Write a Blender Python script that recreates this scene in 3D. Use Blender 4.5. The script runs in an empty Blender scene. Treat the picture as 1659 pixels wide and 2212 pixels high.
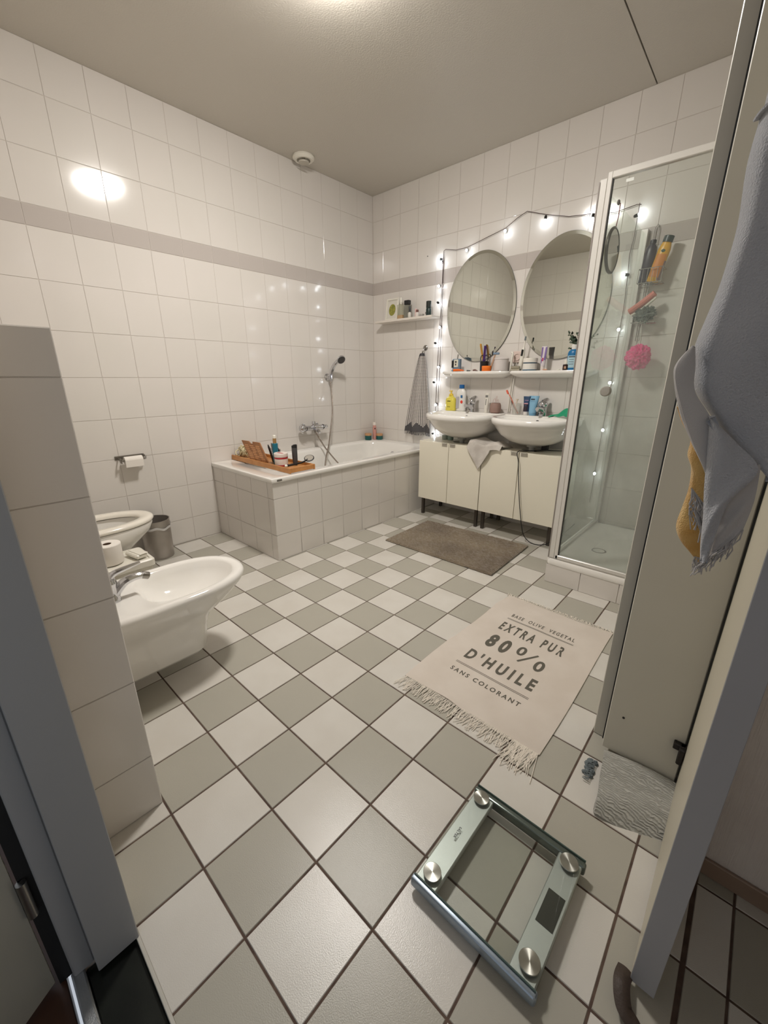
import bpy, bmesh, math, random
from mathutils import Matrix, Vector, Euler, noise as mnoise
random.seed(7)
PI = math.pi
scene = bpy.context.scene
COL = scene.collection

# ------------------------------------------------------------------ camera, world, exposure
cd = bpy.data.cameras.new('camera'); cam = bpy.data.objects.new('camera', cd); COL.objects.link(cam)
cd.sensor_fit = 'HORIZONTAL'; cd.sensor_width = 36.0; cd.lens = 876.9955 / 1659 * 36.0
cd.clip_start = 0.02; cd.clip_end = 60
_r = Vector((0.740825, 0.671697, -0.000723)); _u = Vector((-0.210279, 0.232942, 0.949484)); _b = Vector((0.637935, -0.703250, 0.313813))
cam.matrix_world = Matrix(((_r.x, _u.x, _b.x, 3.01806), (_r.y, _u.y, _b.y, -3.17599), (_r.z, _u.z, _b.z, 1.17833), (0, 0, 0, 1)))
scene.camera = cam
world = bpy.data.worlds.new('world'); scene.world = world; world.use_nodes = True
bg = world.node_tree.nodes['Background']; bg.inputs[0].default_value = (0.74, 0.80, 0.88, 1); bg.inputs[1].default_value = 0.66
scene.view_settings.view_transform = 'Standard'; scene.view_settings.look = 'None'
scene.view_settings.exposure = 0.0; scene.view_settings.gamma = 1.0
try: scene.view_settings.use_curve_mapping = False
except Exception: pass
try:
    scene.cycles.use_denoising = True
    scene.cycles.max_bounces = 14; scene.cycles.transparent_max_bounces = 16; scene.cycles.glossy_bounces = 6
    scene.cycles.sample_clamp_indirect = 6.0; scene.cycles.caustics_reflective = False
except Exception: pass
LAMP_E = 176.0; LAMP_C = (1.0, 0.955, 0.905); BULB_E = 68.0; BULB_C = (0.86, 0.93, 1.0)

# ------------------------------------------------------------------ helpers
def lin(c):
    out = []
    for v in c:
        v = v / 255.0
        out.append(v / 12.92 if v <= 0.04045 else ((v + 0.055) / 1.055) ** 2.4)
    return (*out, 1.0)

MATS = {}
def M(name, color=(200, 200, 200), rough=0.5, metal=0.0, bump=None, vary=None, coat=0.0, spec=0.5, emit=None, sheen=0.0, trans=0.0, aniso=0.0, alpha=1.0):
    if name in MATS: return MATS[name]
    m = bpy.data.materials.new(name); m.use_nodes = True; nt = m.node_tree; b = nt.nodes['Principled BSDF']
    b.inputs['Base Color'].default_value = lin(color); b.inputs['Roughness'].default_value = rough; b.inputs['Metallic'].default_value = metal
    b.inputs['Specular IOR Level'].default_value = spec; b.inputs['Coat Weight'].default_value = coat; b.inputs['Coat Roughness'].default_value = 0.05
    b.inputs['Sheen Weight'].default_value = sheen; b.inputs['Transmission Weight'].default_value = trans
    b.inputs['Anisotropic'].default_value = aniso; b.inputs['Alpha'].default_value = alpha
    tc = nt.nodes.new('ShaderNodeTexCoord')
    if vary:
        n = nt.nodes.new('ShaderNodeTexNoise'); n.inputs['Scale'].default_value = vary[0]; n.inputs['Detail'].default_value = 3
        nt.links.new(tc.outputs['Object'], n.inputs['Vector'])
        mx = nt.nodes.new('ShaderNodeMix'); mx.data_type = 'RGBA'
        c2 = vary[1]
        mx.inputs['A'].default_value = lin(color); mx.inputs['B'].default_value = lin(c2)
        rp = nt.nodes.new('ShaderNodeMapRange'); rp.inputs[1].default_value = 0.35; rp.inputs[2].default_value = 0.65
        nt.links.new(n.outputs['Fac'], rp.inputs[0]); nt.links.new(rp.outputs[0], mx.inputs['Factor']); nt.links.new(mx.outputs['Result'], b.inputs['Base Color'])
    if bump:
        n = nt.nodes.new('ShaderNodeTexNoise'); n.inputs['Scale'].default_value = bump[0]; n.inputs['Detail'].default_value = 4
        nt.links.new(tc.outputs['Object'], n.inputs['Vector'])
        bp = nt.nodes.new('ShaderNodeBump'); bp.inputs['Strength'].default_value = bump[1]; bp.inputs['Distance'].default_value = bump[2] if len(bump) > 2 else 0.002
        nt.links.new(n.outputs['Fac'], bp.inputs['Height']); nt.links.new(bp.outputs[0], b.inputs['Normal'])
    if emit:
        b.inputs['Emission Color'].default_value = (*emit[0], 1); b.inputs['Emission Strength'].default_value = emit[1]
    MATS[name] = m; return m

class B:
    """collects geometry of ONE mesh object"""
    def __init__(s): s.v = []; s.f = []; s.m = []
    def add(s, vs, fs, mi=0):
        o = len(s.v); s.v += [Vector(p) for p in vs]; s.f += [tuple(i + o for i in f) for f in fs]; s.m += [mi] * len(fs); return s
    def box(s, x0, x1, y0, y1, z0, z1, bev=0.0, mi=0, seg=1, mat=None):
        bm = bmesh.new(); bmesh.ops.create_cube(bm, size=1.0)
        for v in bm.verts: v.co = Vector(((x0 + x1) / 2 + v.co.x * (x1 - x0), (y0 + y1) / 2 + v.co.y * (y1 - y0), (z0 + z1) / 2 + v.co.z * (z1 - z0)))
        if bev > 0: bmesh.ops.bevel(bm, geom=list(bm.edges), offset=bev, segments=seg, affect='EDGES', profile=0.5)
        bm.verts.index_update(); vs = [v.co.copy() for v in bm.verts]; fs = [[v.index for v in f.verts] for f in bm.faces]; bm.free()
        if mat: vs = [mat @ v for v in vs]
        return s.add(vs, fs, mi)
    def loft(s, rings, cap0=True, cap1=True, closed=True, mi=0):
        n = len(rings[0]); vs = [p for r in rings for p in r]; fs = []
        for a in range(len(rings) - 1):
            for i in range(n if closed else n - 1):
                j = (i + 1) % n; fs.append((a * n + i, a * n + j, (a + 1) * n + j, (a + 1) * n + i))
        if cap0: fs.append(tuple(reversed(range(n))))
        if cap1: fs.append(tuple((len(rings) - 1) * n + i for i in range(n)))
        return s.add(vs, fs, mi)
    def lathe(s, prof, c=(0, 0, 0), seg=32, sx=1.0, sy=1.0, mat=None, mi=0, cap0=True, cap1=True):
        rings = []
        for r, z in prof:
            ring = [Vector((r * sx * math.cos(2 * PI * i / seg), r * sy * math.sin(2 * PI * i / seg), z)) for i in range(seg)]
            if mat: ring = [mat @ p for p in ring]
            rings.append([p + Vector(c) for p in ring])
        return s.loft(rings, cap0, cap1, True, mi)
    def tube(s, pts, r, seg=10, mi=0, smooth=0, cap=True, close=False):
        pts = [Vector(p) for p in pts]
        rr = r if isinstance(r, (list, tuple)) else [r] * len(pts)
        if smooth: pts, rr = spline(pts, smooth, rr)
        rings = []; up = None; n = len(pts)
        for i, p in enumerate(pts):
            d = (pts[min(i + 1, n - 1)] - pts[max(i - 1, 0)])
            if d.length < 1e-9: d = Vector((0, 0, 1))
            d.normalize()
            if up is None:
                up = Vector((0, 0, 1)) if abs(d.z) < 0.9 else Vector((1, 0, 0))
            up = (up - d * up.dot(d))
            if up.length < 1e-6: up = d.orthogonal()
            up.normalize(); sd = d.cross(up)
            rings.append([p + (sd * math.cos(2 * PI * k / seg) + up * math.sin(2 * PI * k / seg)) * rr[i] for k in range(seg)])
        return s.loft(rings, cap, cap, True, mi)
    def cyl(s, p0, p1, r0, r1=None, seg=24, mi=0):
        return s.tube([p0, p1], [r0, r0 if r1 is None else r1], seg, mi)
    def ball(s, c, r, mi=0, nu=16, nv=10, sc=(1, 1, 1), fn=None):
        rings = []
        for a in range(nv + 1):
            t = PI * a / nv; ring = []
            for i in range(nu):
                d = Vector((math.sin(t) * math.cos(2 * PI * i / nu), math.sin(t) * math.sin(2 * PI * i / nu), -math.cos(t)))
                k = r * (fn(d) if fn else 1)
                if a in (0, nv): k = max(k, 1e-5)
                ring.append(Vector(c) + Vector((d.x * sc[0], d.y * sc[1], d.z * sc[2])) * k)
            rings.append(ring)
        return s.loft(rings, False, False, True, mi)
    def sheet(s, nu, nv, fn, th=0.0, mi=0):
        vs = [Vector(fn(i / nu, j / nv)) for j in range(nv + 1) for i in range(nu + 1)]
        fs = [(j * (nu + 1) + i, j * (nu + 1) + i + 1, (j + 1) * (nu + 1) + i + 1, (j + 1) * (nu + 1) + i) for j in range(nv) for i in range(nu)]
        if th:
            nn = [Vector((0, 0, 0)) for _ in vs]
            for f in fs:
                q = (vs[f[2]] - vs[f[0]]).cross(vs[f[3]] - vs[f[1]])
                for i in f: nn[i] += q
            N = len(vs); vs2 = [v - n.normalized() * th if n.length > 1e-12 else v for v, n in zip(vs, nn)]
            fs2 = [tuple(i + N for i in reversed(f)) for f in fs]
            bd = [i for i in range(nu)] ; W = nu + 1; side = []
            loop = [i for i in range(nu)] + [j * W + nu for j in range(nv)] + [nv * W + i for i in range(nu, 0, -1)] + [j * W for j in range(nv, 0, -1)]
            for a in range(len(loop)):
                p, q = loop[a], loop[(a + 1) % len(loop)]; side.append((q, p, p + N, q + N))
            return s.add(vs + vs2, fs + fs2 + side, mi)
        return s.add(vs, fs, mi)
    def tile(s, o, U, V, N, u0, u1, v0, v1, mi=0, g=0.0011, h=0.0010, bv=0.0012, jit=0.00022):
        o, U, V, N = Vector(o), Vector(U), Vector(V), Vector(N)
        if u1 - u0 < 0.012 or v1 - v0 < 0.012: return s
        a = [(u0 + g, v0 + g), (u1 - g, v0 + g), (u1 - g, v1 - g), (u0 + g, v1 - g)]
        c = [(u0 + g + bv, v0 + g + bv), (u1 - g - bv, v0 + g + bv), (u1 - g - bv, v1 - g - bv), (u0 + g + bv, v1 - g - bv)]
        tl = random.uniform(-jit, jit); tm = random.uniform(-jit, jit)
        dz = [tl, tm, -tl, -tm]
        outer = [o + U * p + V * q - N * h for p, q in a]
        inner = [o + U * p + V * q + N * d for (p, q), d in zip(c, dz)]
        flip = U.cross(V).dot(N) < 0
        fs = [(4, 5, 6, 7)] + [(i, (i + 1) % 4, 4 + (i + 1) % 4, 4 + i) for i in range(4)]
        if flip: fs = [tuple(reversed(f)) for f in fs]
        return s.add(outer + inner, fs, mi)
    def xf(s, mat): s.v = [mat @ v for v in s.v]; return s

def spline(pts, k, rr=None):
    out = []; ro = []; n = len(pts)
    for i in range(n - 1):
        p0, p1, p2, p3 = pts[max(i - 1, 0)], pts[i], pts[i + 1], pts[min(i + 2, n - 1)]
        for j in range(k):
            t = j / k
            out.append(0.5 * ((2 * p1) + (p2 - p0) * t + (2 * p0 - 5 * p1 + 4 * p2 - p3) * t * t + (3 * p1 - p0 - 3 * p2 + p3) * t ** 3))
            if rr: ro.append(rr[i] * (1 - t) + rr[i + 1] * t)
    out.append(pts[-1]); 
    if rr: ro.append(rr[-1])
    return out, ro

MW = {}
def mesh_from(name, b, mats, ang=27):
    me = bpy.data.meshes.new(name); me.from_pydata([tuple(v) for v in b.v], [], b.f); me.update()
    mats = mats if isinstance(mats, (list, tuple)) else [mats]
    for m in mats: me.materials.append(m)
    me.polygons.foreach_set('material_index', b.m); me.polygons.foreach_set('use_smooth', [True] * len(me.polygons))
    try: me.set_sharp_from_angle(angle=math.radians(ang))
    except Exception: pass
    return me

def obj(name, b, mats, parent=None, local=False, ang=27, label=None):
    """ONE mesh object from builder b (world coordinates unless local)."""
    if parent is not None:
        PM = MW[parent]
        if not local: b.xf(PM.inverted())
        me = mesh_from(name, b, mats, ang); o = bpy.data.objects.new(name, me); COL.objects.link(o); o.parent = parent
        MW[o] = PM.copy()
    else:
        if local: c = Vector((0, 0, 0))
        else:
            xs = [v.x for v in b.v]; ys = [v.y for v in b.v]; zs = [v.z for v in b.v]
            c = Vector(((min(xs) + max(xs)) / 2, (min(ys) + max(ys)) / 2, min(zs)))
            b.v = [v - c for v in b.v]
        me = mesh_from(name, b, mats, ang); o = bpy.data.objects.new(name, me); COL.objects.link(o); o.location = c
        MW[o] = Matrix.Translation(c)
    if label: o['label'] = label
    return o

def thing(name, label, cat, loc=(0, 0, 0), rot=(0, 0, 0), group=None):
    o = bpy.data.objects.new(name, None); COL.objects.link(o); o.location = loc; o.rotation_euler = rot; o.empty_display_size = 0.02
    o['label'] = label; o['category'] = cat
    if group: o['group'] = group
    MW[o] = Matrix.Translation(Vector(loc)) @ Euler(rot).to_matrix().to_4x4(); return o
def tag(o, label, cat, group=None):
    o['label'] = label; o['category'] = cat
    if group: o['group'] = group
    return o
def struct(name, b, mats, **k):
    o = obj(name, b, mats, **k); o['kind'] = 'structure'; return o

def text_part(name, s, mat, parent, frame, w, h, depth=0.0006, spacing=1.1, bold=0.0, fn=None, local=True):
    """lettering fitted to a w x h box; frame = 4x4 matrix placing the box's lower left corner"""
    cu = bpy.data.curves.new(name, 'FONT'); cu.body = s; cu.size = 1.0; cu.space_character = spacing; cu.extrude = 0.0; cu.offset = bold
    cu.resolution_u = 4
    to = bpy.data.objects.new('tmp', cu); COL.objects.link(to)
    dg = bpy.context.evaluated_depsgraph_get(); me = bpy.data.meshes.new_from_object(to.evaluated_get(dg)); bpy.data.objects.remove(to)
    xs = [v.co.x for v in me.vertices]; ys = [v.co.y for v in me.vertices]
    x0, x1, y0, y1 = min(xs), max(xs), min(ys), max(ys)
    for v in me.vertices:
        p = Vector(((v.co.x - x0) / (x1 - x0) * w, (v.co.y - y0) / (y1 - y0) * h, depth))
        p = frame @ p
        if fn: p = fn(p)
        v.co = p
    me.materials.append(mat); me.name = name
    o = bpy.data.objects.new(name, me); COL.objects.link(o); o.parent = parent; MW[o] = MW[parent].copy(); return o

def rr(cx, cy, hx, hy, rad, z, k=8):
    """rounded rectangle ring"""
    rad = min(rad, hx, hy); pts = []
    for qx, qy, a0 in ((1, 1, 0), (-1, 1, PI / 2), (-1, -1, PI), (1, -1, 1.5 * PI)):
        for i in range(k):
            a = a0 + PI / 2 * i / (k - 1)
            pts.append(Vector((cx + qx * (hx - rad) + rad * math.cos(a), cy + qy * (hy - rad) + rad * math.sin(a), z)))
    return pts
def egg(cx, cy, hx, hf, hb, z, nf=2.2, nb=4.5, N=56, flip=1):
    """oval with squarer back; front towards -y when flip=1, +y when flip=-1; cy = widest line"""
    pts = []
    for i in range(N):
        a = 2 * PI * i / N; c, s_ = math.cos(a), math.sin(a)
        n = nb if s_ > 0 else nf; hy = hb if s_ > 0 else hf
        x = math.copysign(abs(c) ** (2 / n), c) * hx; y = math.copysign(abs(s_) ** (2 / n), s_) * hy
        pts.append(Vector((cx + x * flip, cy + y * flip, z)))
    return pts

# ------------------------------------------------------------------ materials of the setting
WALLT = M('glazed_white_tile', (222, 216, 210), 0.10, vary=(1.5, (218, 213, 206)), spec=0.55)
BANDT = M('glazed_grey_band_tile', (190, 182, 176), 0.10, spec=0.55)
GROUT = M('wall_grout', (214, 205, 196), 0.6)
FW = M('floor_tile_white', (212, 208, 200), 0.22, spec=0.38, bump=(420, 0.4, 0.0008), vary=(5, (206, 201, 192)))
FG = M('floor_tile_grey', (174, 170, 158), 0.26, spec=0.3, bump=(420, 0.4, 0.0008), vary=(5, (172, 168, 156)))
FGR = M('floor_grout', (74, 56, 48), 0.85, vary=(30, (96, 78, 66)))
PLAST = M('ceiling_plaster', (196, 190, 179), 0.42, bump=(130, 0.5, 0.0025))
CERAM = M('sanitary_ceramic', (236, 233, 227), 0.07, spec=0.6, coat=0.3)
CHROME = M('chrome', (205, 205, 208), 0.08, 1.0)
STEEL = M('brushed_steel', (150, 146, 140), 0.32, 1.0, aniso=0.5)
DARKM = M('dark_metal', (50, 46, 44), 0.4, 0.6)
WPAINT = M('white_lacquer', (232, 226, 208), 0.35)
CLOSP = M('greyish_lacquer', (206, 202, 190), 0.30, vary=(2, (202, 198, 186)))
FRAMEP = M('door_frame_paint', (150, 150, 150), 0.4)
BLACK = M('black_plastic', (18, 18, 20), 0.4)
WPLAST = M('white_plastic', (226, 222, 210), 0.35)
ALU = M('white_aluminium', (214, 211, 205), 0.3, 0.15)

ROWS = [0.0, 0.18, 0.43, 0.68, 0.93, 1.18, 1.43, 1.68, 1.93, 2.03, 2.28, 2.53, 2.735]
def wall_tiles(b, o, U, N, ujoints, vmin=0.0, vmax=2.735, rows=ROWS):
    V = (0, 0, 1)
    for a in range(len(ujoints) - 1):
        for r in range(len(rows) - 1):
            v0, v1 = max(rows[r], vmin), min(rows[r + 1], vmax)
            if v1 - v0 < 0.01: continue
            b.tile(o, U, V, N, ujoints[a], ujoints[a + 1], v0, v1, 1 if abs(rows[r] - 1.93) < 1e-6 else 0)
    return b
def joints(a, b_, off, step=0.2):
    out = [a]; n = math.ceil((a - off) / step + 1e-6); x = off + n * step
    while x < b_ - 0.01:
        if x > a + 0.01: out.append(x)
        x += step
    return out + [b_]

# ------------------------------------------------------------------ large structure
H = 2.735; XR = 3.137; YC = -3.128; XF = 3.62; YN = -2.128
b = B().box(-0.12, -0.002, YC, 0.12, -0.05, H + 0.1, mi=2); wall_tiles(b, (0, 0, 0), (0, -1, 0), (1, 0, 0), joints(0, -YC, 0.0))
struct('wall_left', b, [WALLT, BANDT, GROUT])
b = B().box(-0.002, XR + 0.12, 0.002, 0.12, -0.05, H + 0.1, mi=2); wall_tiles(b, (0, 0, 0), (1, 0, 0), (0, -1, 0), joints(0, XR, 0.13))
struct('wall_back', b, [WALLT, BANDT, GROUT])
b = B().box(XR + 0.002, XF - 0.002, YN + 0.002, 0.002, -0.05, H + 0.1, mi=2); wall_tiles(b, (XR, 0, 0), (0, -1, 0), (-1, 0, 0), joints(0, -YN, 0.13))
struct('wall_right', b, [WALLT, BANDT, GROUT])
NOOK = M('glossy_streaked_panel', (232, 224, 218), 0.12, spec=0.5, vary=(6, (222, 212, 206)))
_nt = NOOK.node_tree; _w = _nt.nodes.new('ShaderNodeTexNoise'); _m = _nt.nodes.new('ShaderNodeMapping'); _m.inputs['Scale'].default_value = (55, 55, 1.2); _t = _nt.nodes.new('ShaderNodeTexCoord')
_nt.links.new(_t.outputs['Object'], _m.inputs['Vector']); _nt.links.new(_m.outputs[0], _w.inputs['Vector']); _b = _nt.nodes.new('ShaderNodeBump'); _b.inputs['Distance'].default_value = 0.003; _b.inputs['Strength'].default_value = 0.6
_nt.links.new(_w.outputs['Fac'], _b.inputs['Height']); _nt.links.new(_b.outputs[0], _nt.nodes['Principled BSDF'].inputs['Normal'])
struct('wall_nook', B().box(XR + 0.001, XF, YN, YN + 0.0018, 0, H), NOOK)
b = B().box(XF + 0.002, XF + 0.12, -3.40, YN + 0.1, -0.05, H + 0.1, mi=2); wall_tiles(b, (XF, YN, 0), (0, -1, 0), (-1, 0, 0), joints(0, YN - YC, 0.13))
struct('wall_far_right', b, [WALLT, BANDT, GROUT])
struct('baseboard_nook', B().box(XR + 0.002, XF, YN - 0.010, YN - 0.0005, 0, 0.05, 0.002), M('brownish_plinth', (150, 128, 112), 0.35))
b = B().box(-0.12, 2.205, YC - 0.11, YC - 0.002, -0.05, H + 0.1, mi=2); wall_tiles(b, (0, YC, 0), (1, 0, 0), (0, 1, 0), joints(0, 2.20, 0.13))
b.box(2.205, 3.14, YC - 0.11, YC - 0.002, 2.12, H + 0.1, mi=2); wall_tiles(b, (0, YC, 0), (1, 0, 0), (0, 1, 0), joints(2.2, 3.14, 0.13), vmin=2.13)
b.box(3.14, XF, YC - 0.11, YC - 0.002, -0.05, H + 0.1, mi=2); wall_tiles(b, (0, YC, 0), (1, 0, 0), (0, 1, 0), joints(3.14, XF, 0.13))
struct('wall_front', b, [WALLT, BANDT, GROUT])
# half-height boxed wall behind toilet and bidet
b = B().box(0.002, 1.958, YC + 0.001, -2.975, 0, 1.270, mi=2)
prow = [0.0, 0.18, 0.43, 0.68, 0.93, 1.18, 1.272]
for r in range(6): b.tile((1.96, 0, 0), (0, -1, 0), (0, 0, 1), (1, 0, 0), 2.973, 3.127, prow[r], prow[r + 1], 0)
wall_tiles(b, (0, -2.973, 0), (1, 0, 0), (0, 1, 0), joints(0.002, 1.96, 0.16), vmax=1.272, rows=prow)
js = joints(0.002, 1.96, 0.16)
for a in range(len(js) - 1): b.tile((0, 0, 1.272), (1, 0, 0), (0, 1, 0), (0, 0, 1), js[a], js[a + 1], -3.127, -2.973, 0)
struct('wall_half_height', b, [WALLT, BANDT, GROUT])
# floor
b = B().box(-0.1, XF + 0.1, YC, 0.1, -0.10, -0.002, mi=2)
xs = joints(0, XR, 0.814); ys = joints(YC, 0, -1.97)
for i in range(len(xs) - 1):
    for j in range(len(ys) - 1):
        cx, cy = (xs[i] + xs[i + 1]) / 2, (ys[j] + ys[j + 1]) / 2
        p = math.floor((cx - 0.814) / 0.2) + math.floor((cy + 1.97) / 0.2)
        b.tile((0, 0, 0), (1, 0, 0), (0, 1, 0), (0, 0, 1), xs[i], xs[i + 1], ys[j], ys[j + 1], 1 if p % 2 == 0 else 0, g=0.0024, h=0.002, bv=0.0012)
xs2 = [3.142] + joints(XR, XF, 0.814)[1:]; ys2 = joints(YC, YN, -1.97)
for i in range(len(xs2) - 1):
    for j in range(len(ys2) - 1):
        cx, cy = (xs2[i] + xs2[i + 1]) / 2, (ys2[j] + ys2[j + 1]) / 2
        q = math.floor((cx - 0.814) / 0.2) + math.floor((cy + 1.97) / 0.2)
        b.tile((0, 0, 0), (1, 0, 0), (0, 1, 0), (0, 0, 1), xs2[i], xs2[i + 1], ys2[j], ys2[j + 1], 1 if q % 2 == 0 else 0, g=0.0024, h=0.002, bv=0.0012)
struct('floor', b, [FW, FG, FGR])
b = B().box(-0.1, 2.197, YC - 0.1, 0.1, H, H + 0.12).box(2.203, XF + 0.1, YC - 0.1, 0.1, H + 0.001, H + 0.12).box(2.19, 2.21, YC - 0.1, 0.1, H + 0.012, H + 0.12, mi=1)
struct('ceiling', b, [PLAST, M('ceiling_joint', (90, 82, 72), 0.8)])
# threshold, hall floor
b = B().box(2.205, XR, -3.222, YC - 0.004, -0.06, -0.012, 0.003); struct('trim_1', b, M('dark_stone_threshold', (22, 24, 20), 0.25, vary=(14, (30, 33, 28))))
b = B().box(2.205, XR, YC - 0.004, YC + 0.003, -0.06, 0.001, 0.001); struct('trim_2', b, M('pale_edge_strip', (190, 186, 176), 0.5))
b = B().box(2.20, XR, -3.244, -3.222, -0.06, 0.006, 0.003); struct('trim_3', b, M('aluminium_strip', (176, 178, 180), 0.4, 0.8, bump=(300, 0.3)))
b = B()
for k in range(14):
    b.box(0.9, 3.3, -3.38 - k * 0.13, -3.252 - k * 0.13, -0.06, -0.008, 0.002, mi=k % 2)
struct('floor_hall', b, [M('brown_wood_a', (74, 46, 30), 0.4, vary=(9, (58, 34, 22))), M('brown_wood_b', (66, 40, 26), 0.4, vary=(9, (50, 30, 20)))])
# left door frame: jamb face, rounded stop, painted shadow gap and hinge
b = B().box(2.168, 2.238, -3.203, YC + 0.002, 0.0, 2.12, 0.0015).box(2.205, XR, -3.203, YC + 0.002, 2.12, 2.16, 0.0015)
struct('trim_4', b, FRAMEP)
b = B().box(2.168, 2.216, -3.240, -3.203, 0.004, 2.12, 0.006, seg=3); struct('trim_5', b, FRAMEP)
b = B().box(2.10, 2.196, -3.262, -3.240, -0.005, 2.12); struct('trim_6', b, M('gap_shadow_black', (6, 6, 6), 0.7))  # black strip painted for the shade between door leaf and jamb
t = bpy.data.objects.new('door_1', None); COL.objects.link(t); t['kind'] = 'structure'; ang = math.atan2(-0.872, 0.489)
t.location = (2.196, -3.262, 0); t.rotation_euler = (0, 0, ang); MW[t] = Matrix.Translation((2.196, -3.262, 0)) @ Euler((0, 0, ang)).to_matrix().to_4x4()
obj('door_leaf', B().box(0.004, 0.83, -0.040, 0.0, 0.012, 2.08, 0.002), M('hall_door_paint', (158, 156, 146), 0.35), t, local=True)
for z in (0.22, 1.85): obj('door_hinge', B().cyl((0.0, 0.008, z), (0.0, 0.008, z + 0.09), 0.008).box(-0.022, 0.0, -0.002, 0.004, z, z + 0.09), STEEL, t, local=True)

# ------------------------------------------------------------------ ceiling lamp
t = thing('ceiling_lamp', 'round opal glass ceiling lamp glowing warm in the middle of the ceiling', 'lamp', (1.456, -1.76, H))
obj('lamp_base', B().lathe([(0.165, -0.001), (0.165, -0.018), (0.15, -0.022)], seg=48), WPLAST, t, local=True)
R = 0.155
obj('lamp_shade', B().lathe([(R * math.cos(a), -0.022 - 0.048 * math.sin(a)) for a in [k * PI / 20 for k in range(10)]] + [(0.004, -0.070)], seg=48), M('opal_glass_lit', (250, 240, 225), 0.3, emit=(LAMP_C, LAMP_E)), t, local=True)
# ceiling vent
t = thing('ceiling_vent', 'round white air vent on the ceiling above the bath', 'vent', (0.105, -0.85, H))
obj('vent_ring', B().lathe([(0.078, -0.0005), (0.080, -0.012), (0.066, -0.026), (0.050, -0.026), (0.047, -0.004)], seg=40), WPLAST, t, local=True)
obj('vent_disc', B().lathe([(0.012, -0.004), (0.012, -0.030), (0.040, -0.034), (0.038, -0.042), (0.001, -0.044)], seg=32), M('vent_disc', (190, 184, 172), 0.45), t, local=True)

# ------------------------------------------------------------------ bathtub
t = thing('bathtub', 'white built-in bathtub with white tiled surround along the left wall', 'bathtub', (0.405, -0.9, 0))
c = (0.4085, -0.902)
rings = [rr(*c, 0.4055, 0.900, 0.006, 0.541), rr(*c, 0.4065, 0.901, 0.006, 0.5425), rr(*c, 0.4065, 0.901, 0.006, 0.5655), rr(*c, 0.4055, 0.900, 0.007, 0.5675), rr(*c, 0.403, 0.8975, 0.008, 0.5688), rr(*c, 0.39, 0.885, 0.02, 0.569)]
ic = (0.405, -0.885)
for hx, hy, rad, z in ((0.325, 0.765, 0.17, 0.567), (0.318, 0.757, 0.17, 0.561), (0.309, 0.747, 0.165, 0.545), (0.295, 0.715, 0.16, 0.42), (0.275, 0.66, 0.15, 0.28), (0.245, 0.60, 0.14, 0.20), (0.20, 0.53, 0.12, 0.165), (0.1, 0.40, 0.08, 0.155)):
    rings.append(rr(*ic, hx, hy, rad, z))
obj('tub', B().loft(rings, False, True), CERAM, t, ang=50)
b = B().box(0.004, 0.802, -1.792, -0.003, 0.0, 0.10, mi=1).box(0.795, 0.802, -1.792, -0.003, 0.0, 0.540, mi=1).box(0.004, 0.802, -1.792, -1.785, 0.0, 0.540, mi=1)
br = [0.0, 0.18, 0.43, 0.541]
for js, o, U, N in ((joints(0.0, 1.795, 0.0), (0.805, 0, 0), (0, -1, 0), (1, 0, 0)), (joints(0.0, 0.805, 0.14), (0, -1.795, 0), (1, 0, 0), (0, -1, 0))):
    for a in range(len(js) - 1):
        for r in range(3): b.tile(o, U, (0, 0, 1), N, js[a], js[a + 1], br[r], br[r + 1], 0)
obj('tiled_surround', b, [WALLT, GROUT], t)
obj('maker_badge', B().box(0.8152, 0.8168, -1.765, -1.728, 0.548, 0.560), STEEL, t)
obj('overflow_cover', B().lathe([(0.03, 0), (0.03, 0.006), (0.024, 0.01), (0.002, 0.011)], mat=Matrix.Rotation(PI / 2, 4, 'X'), c=(0.405, -0.165, 0.46), seg=24), CHROME, t)
obj('drain', B().lathe([(0.03, 0.156), (0.03, 0.16), (0.002, 0.161)], c=(0.405, -0.42, 0), seg=24), CHROME, t)

# bath mixer tap with hose and hand shower
t = thing('bath_mixer_tap', 'chrome bath mixer bar on the left wall above the bathtub', 'tap', (0.0, -0.85, 0.755))
obj('mixer_body', B().cyl((0.07, -0.95, 0.755), (0.07, -0.76, 0.755), 0.021).cyl((0.0, -0.93, 0.755), (0.07, -0.93, 0.755), 0.014).cyl((0.0, -0.78, 0.755), (0.07, -0.78, 0.755), 0.014)
    .lathe([(0.032, 0), (0.032, 0.006), (0.016, 0.012)], mat=Matrix.Rotation(PI / 2, 4, 'Y'), c=(0.0, -0.93, 0.755)).lathe([(0.032, 0), (0.032, 0.006), (0.016, 0.012)], mat=Matrix.Rotation(PI / 2, 4, 'Y'), c=(0.0, -0.78, 0.755)), CHROME, t)
obj('temperature_knob', B().ball((0.07, -0.99, 0.757), 0.033, sc=(1, 0.8, 1)).cyl((0.07, -0.97, 0.756), (0.07, -0.95, 0.756), 0.024), CHROME, t)
obj('knob_ring', B().cyl((0.07, -0.958, 0.755), (0.07, -0.950, 0.755), 0.0245), BLACK, t)
obj('flow_knob', B().cyl((0.07, -0.758, 0.755), (0.07, -0.712, 0.755), 0.019, 0.017), CHROME, t)
obj('knob_ring', B().cyl((0.07, -0.764, 0.755), (0.07, -0.756, 0.755), 0.0225), BLACK, t)
obj('diverter', B().cyl((0.07, -0.86, 0.77), (0.07, -0.86, 0.79), 0.016).cyl((0.07, -0.86, 0.79), (0.07, -0.86, 0.812), 0.019, 0.015), CHROME, t)
obj('spout', B().tube([(0.08, -0.86, 0.745), (0.12, -0.86, 0.735), (0.15, -0.86, 0.715)], [0.018, 0.017, 0.014], smooth=4), CHROME, t)
t = thing('hand_shower', 'chrome hand shower in its wall holder with long hose hanging into the bath', 'shower head', (0.0, -0.62, 1.18))
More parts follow.
